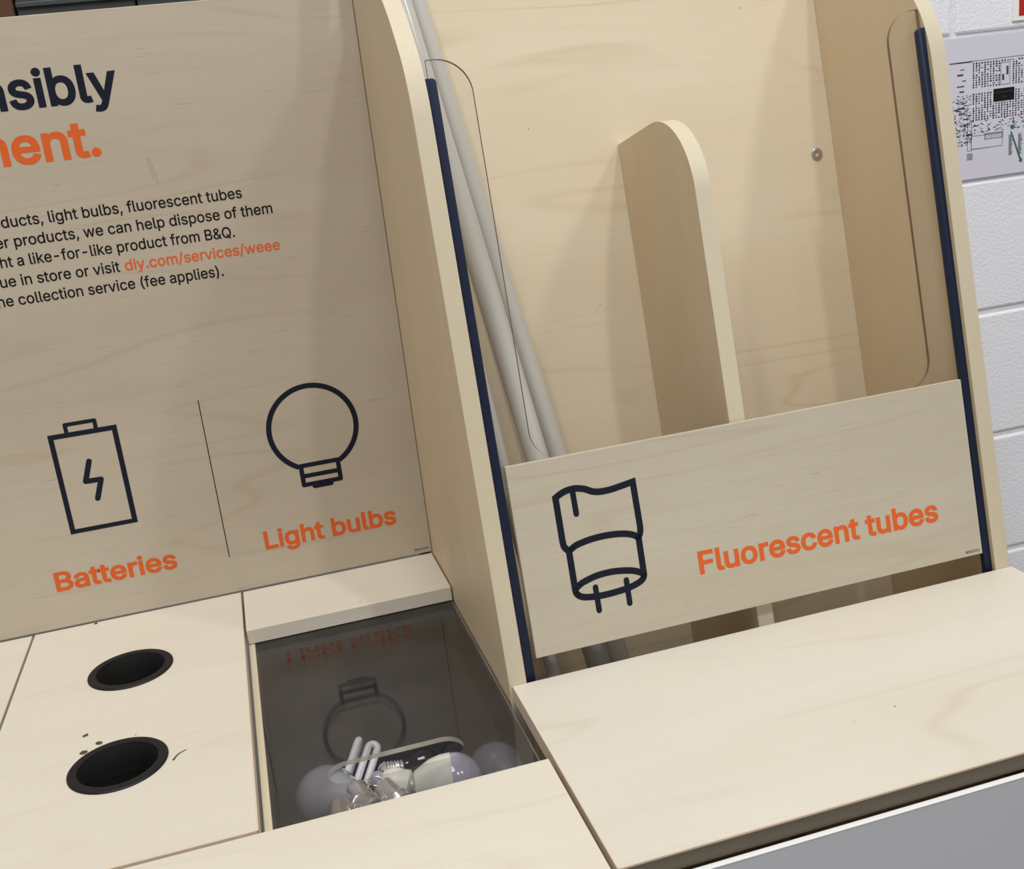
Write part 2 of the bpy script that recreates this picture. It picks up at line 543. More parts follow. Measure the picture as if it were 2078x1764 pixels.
# letter outlines: character -> (advance, closed bezier outlines), 1/1000 em
GLYPHS = {
"a":[389,[[[182,-9,160,-9,136,-9],[114,-4,94,5,75,14],[59,27,48,45,36,62],[30,83,30,108,30,130],[35,147,43,161,52,175],[63,185,78,193,92,201],[108,207,125,211,143,215],[160,218,178,220,201,223],[219,225,234,227,248,228],[258,231,265,235,272,239],[276,245,276,255,276,255],[276,256,276,257,276,272],[273,286,267,297,261,308],[252,316,240,322,228,328],[213,331,196,331,178,331],[162,328,149,322,136,317],[126,309,118,301,110,292],[104,283,100,274,80,280],[61,285,41,291,50,314],[62,332,79,346,95,360],[113,369,133,375,153,381],[173,384,194,384,208,384],[223,383,239,379,255,376],[271,370,286,360,301,351],[313,338,322,320,332,303],[337,280,337,251,337,168],[337,84,337,0,317,0],[297,0,277,0,277,17],[277,35,277,52,275,52],[274,52,272,52,268,43],[261,34,252,25,243,15],[230,7,215,1,200,-5]],[[155,45,170,45,193,45],[212,50,228,59,243,68],[255,79,263,93,271,107],[276,122,276,138,276,155],[276,173,276,190,273,187],[268,184,259,182,251,180],[242,178,231,176,221,174],[210,172,200,171,190,170],[182,169,175,168,161,166],[147,163,134,159,121,154],[111,148,103,139,96,131],[92,119,92,105,92,92],[95,81,102,72,109,63],[118,57,130,52,142,48]]]],
"b":[424,[[[261,-8,229,-8,206,-8],[187,-4,172,4,158,12],[146,21,138,31,129,42],[123,51,118,59,116,59],[114,59,112,59,112,39],[112,20,112,0,92,0],[72,0,53,0,53,170],[53,339,53,509,73,509],[93,509,114,509,114,446],[114,382,114,319,115,319],[117,319,118,319,123,327],[129,336,137,346,145,356],[157,365,171,373,186,381],[205,384,229,384,261,384],[289,376,313,361,337,345],[356,322,370,293,383,263],[390,229,390,189,390,149],[383,114,370,84,356,55],[337,32,313,16,289,0]],[[197,47,220,47,244,47],[263,53,279,66,295,78],[308,95,316,117,324,138],[328,162,328,189,328,216],[324,240,316,261,308,282],[296,299,280,311,264,324],[244,330,220,330,197,330],[177,324,161,312,145,300],[133,284,125,263,117,242],[113,217,113,189,113,161],[117,136,125,115,133,94],[146,77,162,65,178,53]]]],
"c":[396,[[[226,-8,207,-8,173,-8],[143,0,117,16,91,33],[71,56,56,85,41,114],[34,149,34,187,34,227],[41,262,56,291,71,321],[91,343,117,360,143,376],[173,384,207,384,226,384],[243,382,260,377,276,372],[292,365,305,356,319,347],[330,335,340,322,350,309],[357,294,362,277,342,272],[322,267,303,262,300,272],[296,281,290,289,285,297],[278,305,270,311,262,317],[253,322,242,325,232,328],[220,330,207,330,182,330],[161,323,145,310,129,297],[116,280,108,258,100,237],[96,213,96,187,96,162],[100,139,108,117,116,96],[129,79,145,66,161,53],[182,46,207,46,220,46],[232,48,243,52,253,55],[263,60,271,66,279,72],[286,80,292,89,297,97],[301,107,304,117,324,112],[343,107,363,102,358,85],[351,70,341,56,332,43],[320,31,306,21,293,12],[277,4,261,-1,244,-6]]]],
"d":[424,[[[219,-8,195,-8,164,-8],[136,0,111,16,87,32],[68,55,55,84,41,114],[34,149,34,189,34,229],[41,263,55,293,69,322],[88,345,112,361,136,376],[164,384,196,384,219,384],[238,381,253,373,268,365],[279,356,287,346,296,336],[302,327,306,319,308,319],[309,319,311,319,311,382],[311,446,311,509,331,509],[351,509,372,509,372,339],[372,170,372,0,352,0],[332,0,313,0,313,20],[313,39,313,59,311,59],[309,59,307,59,302,51],[295,42,287,31,278,21],[267,12,252,4,238,-4]],[[181,47,205,47,227,47],[247,53,263,65,279,77],[291,94,299,115,308,136],[312,161,312,189,312,217],[308,242,300,263,292,284],[279,300,263,312,247,324],[228,330,205,330,181,330],[161,324,145,311,129,299],[116,282,108,261,100,240],[96,216,96,189,96,162],[100,138,109,117,117,95],[129,78,145,66,161,53]]]],
"e":[404,[[[238,-8,212,-8,175,-8],[143,0,117,16,90,33],[70,56,56,85,41,114],[34,148,34,187,34,226],[41,260,55,290,69,319],[89,343,115,359,141,376],[171,384,205,384,226,384],[246,381,266,374,285,367],[303,356,319,341,335,326],[348,306,357,282,366,258],[371,228,371,194,371,186],[371,178,371,169,272,169],[174,169,75,169,75,187],[75,204,75,221,163,221],[250,221,338,221,329,215],[319,208,310,202,310,227],[306,249,298,269,290,288],[278,303,263,314,247,325],[228,330,205,330,182,330],[163,325,146,313,130,302],[118,288,109,270,100,251],[96,232,96,211,96,200],[96,189,96,178,96,150],[101,126,110,106,120,87],[134,72,151,61,168,51],[189,46,212,46,228,46],[241,48,254,53,266,57],[277,64,285,73,294,82],[301,93,306,105,325,101],[345,96,365,91,359,71],[349,54,335,39,321,24],[303,13,283,4,262,-4]]]],
"f":[254,[[[154,379,228,379,228,362],[228,344,228,327,154,327],[80,327,6,327,6,344],[6,362,6,379,80,379]],[[101,0,81,0,81,144],[81,288,81,432,81,453],[86,471,96,486,106,500],[119,511,135,519,152,526],[169,530,187,530,201,530],[213,529,222,527,232,525],[238,523,243,521,238,503],[233,486,227,468,224,470],[220,471,215,472,210,473],[203,474,195,474,176,474],[163,469,154,460,146,451],[142,437,142,419,142,279],[142,140,142,0,121,0]]]],
"g":[425,[[[238,-151,207,-151,179,-151],[155,-147,134,-140,113,-132],[96,-123,82,-110,69,-98],[58,-84,51,-69,67,-60],[84,-50,101,-41,107,-49],[113,-57,122,-66,130,-75],[141,-82,154,-88,168,-94],[186,-97,207,-97,238,-97],[263,-90,282,-75,302,-60],[311,-37,311,-6,311,19],[311,44,311,68,310,68],[308,68,306,68,301,60],[295,51,287,41,278,32],[267,23,252,16,238,8],[219,5,195,5,164,5],[137,12,113,27,88,41],[69,62,55,90,41,118],[34,152,34,191,34,230],[41,264,55,293,69,322],[88,345,112,361,137,376],[165,384,196,384,220,384],[239,381,253,373,268,365],[280,356,288,346,297,336],[303,327,308,319,309,319],[311,319,313,319,313,339],[313,359,313,379,333,379],[353,379,372,379,372,250],[372,121,372,-9,372,-42],[365,-69,350,-90,335,-111],[316,-126,291,-136,266,-146]],[[181,59,205,59,228,59],[248,64,264,75,280,86],[292,101,300,121,308,141],[312,165,312,193,312,220],[308,243,300,264,292,284],[280,301,264,312,248,324],[228,330,205,330,181,330],[161,324,145,312,129,299],[117,283,109,262,100,242],[96,219,96,193,96,166],[100,143,109,123,117,103],[129,87,145,76,162,65]]]],
"h":[410,[[[114,249,114,227,114,151],[114,76,114,0,93,0],[73,0,53,0,53,170],[53,339,53,509,73,509],[93,509,114,509,114,435],[114,361,114,287,110,287],[106,287,102,287,114,322],[131,347,152,362,174,377],[199,384,227,384,253,384],[276,379,295,369,315,358],[330,342,341,321,352,299],[357,273,357,240,357,160],[357,80,357,0,337,0],[316,0,296,0,296,78],[296,157,296,235,296,265],[288,288,273,304,258,321],[237,329,210,329,192,329],[175,325,161,317,146,309],[135,298,126,283,118,267]]]],
"i":[167,[[[73,0,53,0,53,126],[53,253,53,379,73,379],[93,379,114,379,114,253],[114,126,114,0,93,0]],[[95,443,84,443,72,443],[62,447,54,455,45,462],[41,472,41,483,41,494],[45,504,54,512,62,520],[72,524,84,524,95,524],[106,520,114,512,122,504],[126,494,126,483,126,472],[122,462,114,455,106,447]]]],
"k":[381,[[[132,158,110,137,110,162],[110,187,110,212,113,212],[117,212,121,212,175,268],[230,323,284,379,310,379],[335,379,360,379,301,319],[243,259,184,199,182,199],[179,199,177,199,155,178]],[[73,0,53,0,53,170],[53,339,53,509,73,509],[93,509,114,509,114,339],[114,170,114,0,93,0]],[[320,0,294,0,245,62],[197,124,148,186,162,200],[177,214,191,229,252,152],[312,76,372,0,346,0]]]],
"l":[189,[[[147,-2,139,-2,110,-2],[88,5,74,20,60,35],[53,57,53,84,53,226],[53,367,53,509,73,509],[93,509,114,509,114,372],[114,235,114,99,114,81],[116,69,120,62,125,55],[133,52,146,52,152,52],[157,52,160,53,164,53],[167,54,170,54,173,37],[177,20,181,3,175,1],[169,0,162,-1,154,-2]]]],
"m":[610,[[[73,0,53,0,53,126],[53,253,53,379,72,379],[92,379,112,379,112,351],[112,323,112,295,111,295],[109,295,108,295,113,316],[121,332,132,346,144,359],[157,369,172,376,187,383],[203,386,219,386,247,386],[270,378,287,361,305,344],[316,322,321,295,318,295],[315,295,312,295,317,313],[325,329,337,343,349,357],[364,367,381,375,398,382],[416,386,437,386,459,386],[479,381,497,372,515,362],[530,348,541,328,551,309],[557,285,557,255,557,170],[557,85,557,0,536,0],[516,0,496,0,496,85],[496,169,496,254,496,281],[488,301,473,313,457,325],[439,330,419,330,402,330],[387,327,374,320,362,313],[352,303,345,290,339,278],[335,263,335,247,335,165],[335,82,335,0,315,0],[295,0,274,0,274,87],[274,173,274,260,274,281],[267,298,253,311,239,324],[221,330,199,330,185,330],[171,327,158,320,144,313],[134,303,126,289,118,276],[114,258,114,238,114,159],[114,79,114,0,93,0]]]],
"n":[410,[[[114,249,114,227,114,151],[114,76,114,0,93,0],[73,0,53,0,53,126],[53,253,53,379,72,379],[92,379,112,379,112,349],[112,318,112,287,109,287],[106,287,102,287,114,322],[131,347,152,362,174,377],[199,384,227,384,253,384],[276,379,295,369,314,358],[330,342,341,321,352,299],[357,273,357,240,357,160],[357,80,357,0,337,0],[316,0,296,0,296,78],[296,157,296,235,296,265],[288,288,273,304,258,321],[237,329,210,329,192,329],[175,325,161,317,146,309],[135,298,126,283,118,267]]]],
"o":[415,[[[242,-8,207,-8,173,-8],[143,0,117,16,91,33],[71,56,56,85,41,114],[34,149,34,187,34,227],[41,262,56,291,71,321],[91,343,117,360,143,376],[173,384,207,384,242,384],[273,376,299,360,325,343],[345,321,359,291,374,262],[381,227,381,187,381,149],[374,114,359,85,345,56],[325,33,299,16,273,0]],[[182,46,207,46,233,46],[254,53,270,66,287,79],[299,96,307,117,315,139],[319,162,319,187,319,213],[315,236,307,258,299,280],[287,297,270,310,254,323],[233,330,207,330,182,330],[161,323,145,310,129,297],[116,280,108,258,100,237],[96,213,96,187,96,162],[100,139,108,117,116,96],[129,79,145,66,161,53]]]],
"p":[424,[[[73,-143,53,-143,53,31],[53,205,53,379,72,379],[92,379,112,379,112,359],[112,339,112,319,114,319],[116,319,118,319,123,327],[129,336,137,346,145,356],[157,365,171,373,186,381],[205,384,229,384,261,384],[289,376,313,361,337,345],[356,322,370,293,383,263],[390,229,390,189,390,149],[383,114,370,84,356,55],[337,32,313,16,289,0],[261,-8,229,-8,206,-8],[187,-4,173,4,158,12],[146,21,138,31,130,42],[123,51,118,59,117,59],[115,59,114,59,114,-8],[114,-76,114,-143,93,-143]],[[197,47,220,47,244,47],[263,53,279,66,295,78],[308,95,316,117,324,138],[328,162,328,189,328,216],[324,240,316,261,308,282],[296,299,280,311,264,324],[244,330,220,330,197,330],[177,324,161,312,145,300],[133,284,125,263,117,242],[113,217,113,189,113,161],[117,136,125,115,133,94],[146,77,162,65,178,53]]]],
"r":[259,[[[73,0,53,0,53,126],[53,253,53,379,72,379],[92,379,112,379,112,360],[112,340,112,321,113,321],[114,321,115,321,122,340],[135,355,152,367,170,379],[190,385,213,385,218,385],[223,385,229,384,235,384],[240,384,243,384,243,363],[243,343,243,322,242,323],[237,323,230,324,223,325],[215,326,207,326,189,326],[173,322,159,315,145,307],[134,297,126,284,118,270],[114,255,114,237,114,158],[114,79,114,0,93,0]]]],
"s":[365,[[[211,-8,182,-8,156,-8],[133,-4,112,3,92,11],[75,23,62,38,49,53],[40,72,36,94,55,98],[74,102,94,107,99,86],[109,70,124,60,139,50],[158,45,181,45,208,45],[229,51,244,62,260,74],[268,87,268,103,268,116],[263,127,254,136,245,144],[231,151,212,155,191,160],[170,165,149,170,115,178],[89,191,72,208,55,225],[47,247,47,274,47,296],[53,315,65,332,77,348],[94,361,115,370,136,380],[160,384,187,384,213,384],[235,380,254,372,272,365],[287,353,299,339,310,325],[319,309,324,290,305,286],[287,281,268,277,263,292],[255,304,243,316,230,327],[212,333,187,333,165,333],[146,327,131,317,116,306],[109,293,109,277,109,263],[114,252,124,243,134,235],[150,228,172,223,191,218],[210,214,229,209,264,201],[290,188,306,171,323,154],[331,133,331,107,331,84],[325,64,312,47,300,30],[282,16,260,6,237,-3]]]],
"t":[227,[[[138,379,204,379,204,362],[204,344,204,327,138,327],[72,327,6,327,6,344],[6,362,6,379,72,379]],[[65,345,65,471,85,471],[106,471,126,471,126,347],[126,222,126,98,126,81],[129,69,136,61,143,54],[154,50,170,50,174,50],[179,50,185,51,191,52],[197,53,202,54,206,36],[209,19,213,2,207,0],[200,-2,192,-3,184,-4],[176,-4,168,-4,136,-4],[110,4,92,21,74,38],[65,62,65,93,65,219]]]],
"u":[410,[[[211,-5,182,-5,157,-5],[134,0,115,11,95,21],[80,37,69,59,58,80],[53,107,53,139,53,219],[53,299,53,379,73,379],[93,379,114,379,114,301],[114,222,114,144,114,114],[121,91,137,75,152,58],[173,50,200,50,218,50],[235,54,249,62,264,70],[275,81,283,97,292,112],[296,131,296,153,296,228],[296,304,296,379,316,379],[337,379,357,379,357,253],[357,126,357,0,337,0],[318,0,298,0,298,31],[298,61,298,92,301,92],[304,92,307,92,295,57],[279,32,257,17,235,2]]]],
"v":[389,[[[184,0,163,0,114,126],[66,253,17,379,40,379],[62,379,84,379,111,305],[138,230,165,155,174,132],[181,110,187,87,193,64],[199,42,206,21,198,21],[191,21,184,21,191,42],[197,64,203,87,209,110],[216,132,224,155,251,230],[278,305,305,379,327,379],[349,379,371,379,323,253],[275,126,226,0,205,0]]]],
"w":[567,[[[158,0,138,0,99,126],[61,253,23,379,44,379],[66,379,87,379,103,324],[118,269,133,214,140,191],[147,165,154,137,161,108],[168,76,175,41,172,41],[168,41,165,41,172,75],[179,106,186,135,193,163],[199,190,206,214,221,269],[237,324,252,379,273,379],[295,379,316,379,332,324],[347,269,362,214,368,190],[375,164,382,136,388,107],[395,76,402,41,399,41],[395,41,391,41,399,75],[406,107,413,135,420,164],[427,190,434,214,449,269],[465,324,480,379,502,379],[523,379,545,379,506,253],[468,126,429,0,409,0],[389,0,368,0,352,57],[335,114,319,172,314,189],[309,207,305,225,300,243],[295,261,291,280,286,299],[281,318,277,338,281,338],[286,338,291,338,286,319],[281,299,277,280,272,261],[267,243,263,225,258,206],[253,189,248,172,231,114],[215,57,199,0,178,0]]]],
"y":[389,[[[51,-140,47,-139,52,-121],[57,-103,61,-86,65,-86],[68,-87,71,-87,83,-90],[94,-91,104,-89,114,-87],[122,-82,130,-74,138,-66],[145,-53,151,-36,155,-24],[159,-13,163,-1,114,126],[66,252,17,379,40,379],[62,379,84,379,111,305],[138,230,165,155,174,132],[181,109,187,87,193,64],[199,42,206,21,198,21],[191,21,184,21,190,42],[196,64,202,87,209,110],[216,132,224,155,251,230],[278,305,305,379,327,379],[349,379,371,379,316,234],[260,88,204,-58,196,-78],[187,-94,177,-107,166,-120],[153,-129,139,-136,125,-142],[109,-145,91,-145,81,-145],[72,-144,65,-143,57,-142]]]],
".":[188,[[[108,-4,95,-4,83,-4],[72,0,63,9,54,18],[50,28,50,41,50,54],[54,65,63,73,72,82],[83,87,95,87,108,87],[119,82,128,73,137,65],[141,54,141,41,141,28],[137,18,128,9,119,0]]]],
",":[188,[[[53,-119,38,-119,48,-56],[58,8,68,71,91,71],[114,71,137,71,119,8],[102,-56,84,-119,69,-119]]]],
"-":[453,[[[263,244,337,244,337,226],[337,207,337,188,263,188],[188,188,114,188,114,207],[114,226,114,244,188,244]]]],
"/":[249,[[[216,533,235,533,180,330],[126,127,71,-76,52,-76],[33,-76,14,-76,69,127],[124,330,178,533,197,533]]]],
"(":[273,[[[89,156,89,207,89,244],[93,283,101,324,108,364],[119,404,132,441,145,479],[160,511,177,539,196,539],[216,539,236,539,219,504],[204,467,191,428,178,389],[168,351,161,313,155,276],[151,240,151,207,151,176],[154,146,160,115,166,83],[176,51,188,16,201,-18],[217,-56,236,-96,216,-96],[196,-96,177,-96,148,-47],[126,3,111,55,97,106]]]],
")":[273,[[[57,-96,37,-96,57,-55],[73,-17,86,18,98,53],[107,85,113,116,119,147],[122,177,122,207,122,240],[118,276,112,313,105,351],[95,389,82,428,70,467],[55,504,37,539,57,539],[77,539,97,539,113,511],[128,479,142,441,155,404],[165,364,173,323,180,283],[184,244,184,207,184,156],[177,104,161,53,146,2],[125,-48,97,-96,77,-96]]]],
"&":[448,[[[221,-7,197,-7,163,-7],[135,-1,110,12,86,24],[67,41,54,62,41,83],[34,107,34,133,34,155],[39,174,47,189,56,205],[69,220,85,235,101,249],[119,263,140,279,166,298],[191,316,216,335,223,340],[230,346,237,352,244,359],[250,366,255,375,259,384],[262,394,262,405,262,421],[256,434,245,445,235,456],[220,461,201,461,189,461],[178,458,168,453,158,448],[151,441,145,431,140,422],[137,411,137,399,137,386],[140,374,145,363,151,352],[159,340,169,327,179,315],[190,300,204,284,282,189],[360,95,438,0,413,0],[389,0,364,0,300,77],[236,154,171,231,152,255],[135,275,121,293,107,310],[95,327,87,344,79,361],[75,379,75,398,75,421],[81,441,91,458,101,475],[116,489,134,499,153,509],[175,513,200,513,225,513],[247,509,266,499,284,489],[298,476,308,459,319,443],[324,424,324,404,324,389],[321,375,315,362,309,348],[302,336,291,325,281,314],[269,303,256,293,222,268],[188,243,154,217,133,202],[119,188,110,174,101,161],[97,147,97,131,97,115],[101,100,109,87,117,75],[129,65,143,57,158,50],[174,46,193,46,213,46],[233,51,251,59,270,68],[286,80,301,95,316,111],[328,130,336,151,345,173],[349,197,349,224,368,224],[388,224,408,224,408,192],[404,165,397,144,389,122],[381,105,371,92,361,79],[352,69,345,62,341,57],[337,52,333,47,316,29],[296,16,271,7,246,-2]]]],
"B":[456,[[[122,0,60,0,60,170],[60,339,60,509,120,509],[181,509,241,509,276,509],[306,503,329,491,352,479],[369,462,381,442,392,422],[398,399,398,374,398,352],[394,334,387,320,379,306],[369,294,356,286,344,277],[330,271,315,267,315,265],[315,264,315,262,331,261],[347,255,363,245,379,235],[392,221,402,203,413,185],[418,163,418,136,418,111],[412,87,400,67,388,46],[370,30,344,18,319,6],[287,0,247,0,184,0]],[[125,115,125,57,165,57],[205,57,245,57,284,57],[313,65,330,80,347,95],[355,114,355,137,355,154],[351,170,342,184,334,198],[321,209,306,218,290,227],[271,231,248,231,207,231],[166,231,125,231,125,173]],[[125,341,125,285,162,285],[200,285,238,285,257,285],[273,289,288,296,303,303],[315,313,323,326,332,339],[336,355,336,372,336,395],[328,414,313,429,297,444],[273,452,240,452,202,452],[163,452,125,452,125,396]]]],
"Q":[533,[[[274,121,245,159,268,159],[290,159,313,159,332,134],[351,109,369,85,374,78],[379,71,384,65,412,27],[440,-10,468,-48,446,-48],[423,-48,401,-48,382,-23],[364,2,346,27,341,33],[336,39,331,46,302,84]],[[311,-7,267,-7,223,-7],[184,4,150,25,116,46],[90,76,70,115,50,154],[40,201,40,254,40,308],[50,354,70,393,90,432],[116,462,150,484,184,505],[223,516,267,516,311,516],[350,505,384,484,418,462],[444,432,464,393,483,354],[493,308,493,254,493,201],[483,154,464,115,444,76],[418,46,384,25,350,4]],[[236,53,267,53,297,53],[325,61,349,76,374,91],[394,114,408,144,423,174],[430,211,430,254,430,298],[423,335,408,365,394,395],[374,417,349,433,325,448],[297,456,267,456,236,456],[209,448,184,433,159,417],[140,394,125,364,111,334],[103,297,103,254,103,211],[111,174,125,144,140,114],[159,92,184,76,209,61]]]],
"F":[410,[[[82,0,60,0,60,170],[60,339,60,509,163,509],[266,509,369,509,369,490],[369,471,369,452,288,452],[206,452,125,452,125,394],[125,336,125,278,198,278],[272,278,346,278,346,259],[346,240,346,221,272,221],[198,221,125,221,125,147],[125,74,125,0,103,0]]]],
"L":[393,[[[160,0,60,0,60,170],[60,339,60,509,82,509],[103,509,125,509,125,358],[125,208,125,57,203,57],[282,57,361,57,361,38],[361,19,361,0,261,0]]]],
"G":[520,[[[309,-7,269,-7,223,-7],[184,4,149,25,115,46],[88,77,69,116,50,155],[40,201,40,254,40,308],[50,354,69,393,88,432],[115,462,149,484,183,505],[221,516,265,516,292,516],[317,512,340,504,364,496],[385,484,403,469,422,454],[437,437,449,416,461,396],[470,373,474,349,452,349],[430,349,408,349,403,365],[396,380,387,393,379,406],[368,417,356,427,344,436],[330,444,315,448,300,453],[283,456,265,456,235,456],[208,448,183,432,159,417],[139,394,125,364,111,334],[103,297,103,254,103,211],[111,175,125,145,140,115],[159,92,184,76,209,61],[237,53,269,53,297,53],[323,59,345,71,367,83],[384,101,396,123,409,146],[415,172,415,202,421,201],[428,200,434,199,384,199],[333,199,283,199,283,218],[283,237,283,256,348,256],[413,256,478,256,478,237],[478,219,478,200,478,158],[469,122,451,91,433,60],[408,36,377,19,345,2]]]],
"E":[419,[[[165,0,60,0,60,170],[60,339,60,509,164,509],[268,509,372,509,372,490],[372,471,372,452,290,452],[207,452,125,452,125,396],[125,341,125,286,202,286],[278,286,355,286,355,267],[355,248,355,229,278,229],[202,229,125,229,125,172],[125,114,125,57,208,57],[292,57,375,57,375,38],[375,19,375,0,270,0]]]],
"N":[523,[[[82,0,60,0,60,170],[60,339,60,509,85,509],[111,509,136,509,205,400],[274,291,343,183,349,174],[355,164,363,151,370,138],[379,123,388,107,396,90],[405,73,414,55,411,55],[408,54,405,54,403,72],[401,90,401,108,400,126],[399,142,399,157,399,172],[399,185,399,195,399,300],[399,404,399,509,420,509],[442,509,463,509,463,339],[463,170,463,0,438,0],[412,0,387,0,325,97],[264,193,202,290,194,303],[186,316,177,331,169,345],[159,362,148,381,137,400],[123,424,108,452,111,453],[115,453,119,454,120,428],[121,405,122,384,123,362],[124,344,124,328,125,312],[125,300,125,291,125,194],[125,97,125,0,103,0]]]],
"C":[510,[[[293,-7,267,-7,223,-7],[184,4,150,25,116,46],[89,76,70,115,50,154],[40,201,40,254,40,308],[50,354,70,393,89,432],[116,462,150,484,184,505],[223,516,267,516,293,516],[317,512,340,504,363,497],[384,486,402,471,420,457],[436,439,448,418,460,398],[468,374,473,348,451,348],[430,348,408,348,404,366],[398,381,389,395,381,408],[370,419,357,428,345,438],[331,444,315,449,300,454],[284,456,267,456,236,456],[208,448,184,432,159,417],[139,394,125,364,111,334],[103,297,103,254,103,211],[111,175,125,145,140,115],[159,92,184,76,209,61],[236,53,267,53,284,53],[300,55,315,60,331,65],[345,71,357,81,370,90],[381,101,389,114,398,128],[404,143,408,160,430,160],[451,160,473,160,469,135],[460,111,448,91,436,70],[421,52,402,38,384,23],[363,12,341,5,318,-3]]]],
"0":[453,[[[264,-7,227,-7,189,-7],[157,3,130,24,103,45],[83,74,69,113,55,152],[48,199,48,254,48,309],[55,356,69,395,83,434],[104,464,130,484,157,505],[189,516,227,516,264,516],[296,505,323,484,350,464],[370,434,384,395,398,356],[405,309,405,254,405,199],[398,152,384,113,370,74],[350,45,323,24,297,3]],[[202,50,227,50,252,50],[273,58,290,74,308,90],[321,113,330,144,339,174],[344,211,344,254,344,297],[339,334,330,365,321,395],[308,419,290,435,273,451],[252,460,227,460,202,460],[180,451,163,435,146,419],[132,395,123,365,114,334],[109,297,109,254,109,211],[114,174,123,144,132,113],[146,90,163,74,180,58]]]],
"1":[453,[[[181,0,76,0,76,18],[76,36,76,55,181,55],[286,55,391,55,391,36],[391,18,391,0,286,0]],[[250,509,276,509,276,339],[276,170,276,0,255,0],[234,0,212,0,212,149],[212,299,212,448,211,448],[210,448,209,448,168,418],[127,388,86,358,86,381],[86,404,86,427,123,454],[161,481,198,509,224,509]]]],
"2":[453,[[[172,0,64,0,64,16],[64,32,64,47,121,108],[177,168,234,229,254,249],[270,267,282,282,295,298],[304,313,311,327,317,341],[320,356,320,371,320,390],[316,405,308,419,299,432],[288,442,273,449,259,456],[242,460,224,460,204,460],[187,456,172,447,158,439],[147,428,139,413,131,399],[127,382,127,362,107,362],[86,362,66,362,66,392],[72,419,86,442,100,465],[119,483,143,496,167,509],[194,516,225,516,255,516],[282,509,306,497,329,484],[348,467,361,445,374,424],[381,399,381,372,381,354],[378,335,371,318,364,300],[353,280,336,259,319,237],[296,211,267,180,229,140],[191,100,153,60,153,59],[153,58,153,57,231,57],[310,57,389,57,389,38],[389,19,389,0,281,0]]]],
"3":[453,[[[252,-7,218,-7,187,-7],[158,-1,133,10,107,21],[86,37,70,57,54,78],[46,103,44,132,66,132],[87,132,109,132,111,114],[117,99,126,87,136,75],[149,65,165,59,181,53],[199,50,219,50,239,50],[258,53,275,61,292,68],[305,79,315,93,324,107],[329,124,329,145,329,163],[325,181,316,196,307,212],[293,224,275,234,256,243],[231,248,201,248,186,248],[172,248,157,248,157,265],[157,282,157,299,200,349],[244,399,288,448,288,450],[288,451,288,452,215,452],[142,452,70,452,70,471],[70,490,70,509,171,509],[272,509,372,509,372,493],[372,477,372,461,319,400],[265,339,211,278,211,282],[211,285,211,289,249,293],[281,288,308,276,335,263],[356,246,371,222,386,199],[393,173,393,145,393,115],[385,89,370,66,355,43],[335,25,309,12,282,0]]]],
"9":[453,[[[195,516,226,516,258,516],[286,508,310,494,335,480],[354,460,368,434,382,409],[389,380,389,347,389,323],[383,297,373,270,362,243],[343,209,315,168,277,112],[239,56,200,0,177,0],[154,0,130,0,187,83],[244,165,301,248,303,248],[305,248,307,248,303,238],[296,229,287,221,279,213],[269,207,257,202,245,197],[232,195,218,195,187,195],[160,201,137,214,114,227],[96,245,83,269,70,292],[64,320,64,352,64,384],[71,412,85,436,99,461],[118,480,143,494,167,508]],[[246,460,226,460,207,460],[189,456,174,446,159,437],[147,424,138,407,130,391],[125,372,125,352,125,330],[130,312,138,295,147,279],[159,266,174,257,189,248],[207,243,226,243,246,243],[263,248,279,257,294,266],[306,279,314,295,323,311],[327,330,327,350,327,372],[323,391,314,407,306,424],[294,437,279,446,264,456]]]],
"T":[449,[[[85,452,32,452,32,471],[32,490,32,509,160,509],[288,509,417,509,417,490],[417,471,417,452,363,452],[310,452,257,452,257,301],[257,151,257,0,235,0],[214,0,193,0,193,151],[193,301,193,452,139,452]]]],
"P":[445,[[[82,0,60,0,60,170],[60,339,60,509,118,509],[177,509,235,509,274,509],[307,502,332,487,358,473],[377,454,390,430,402,405],[409,378,409,348,409,317],[402,290,390,265,377,241],[358,222,332,207,307,193],[274,186,235,186,193,186],[151,186,109,186,109,205],[109,224,109,242,150,242],[191,242,233,242,259,242],[281,247,297,256,313,265],[325,278,333,294,341,310],[344,328,344,348,344,368],[341,386,333,402,325,417],[313,430,297,439,280,448],[259,452,232,452,196,452],[160,452,125,452,125,301],[125,151,125,0,103,0]]]],
"R":[449,[[[82,0,60,0,60,170],[60,339,60,509,119,509],[177,509,236,509,275,509],[307,502,333,489,359,475],[378,457,390,433,403,410],[409,382,409,352,409,321],[403,295,390,271,378,248],[359,230,333,217,307,204],[275,198,236,198,189,198],[143,198,96,198,96,217],[96,236,96,255,142,255],[188,255,234,255,260,255],[281,259,298,267,314,275],[326,286,334,300,341,315],[345,332,345,352,345,372],[341,390,334,405,326,420],[314,431,298,440,281,448],[259,452,233,452,197,452],[161,452,125,452,125,301],[125,151,125,0,103,0]],[[378,0,353,0,312,76],[271,153,230,229,254,229],[279,229,303,229,344,153],[386,76,428,0,403,0]]]],
"A":[480,[[[39,0,16,0,78,170],[140,339,201,509,226,509],[251,509,276,509,338,339],[401,170,463,0,440,0],[418,0,395,0,359,101],[323,202,287,302,281,321],[273,344,264,372,255,400],[245,435,232,478,236,478],[241,478,245,478,233,435],[222,399,213,371,204,343],[196,320,191,302,155,202],[120,101,85,0,62,0]],[[197,142,110,142,110,161],[110,180,110,199,197,199],[283,199,370,199,370,180],[370,161,370,142,283,142]]]],
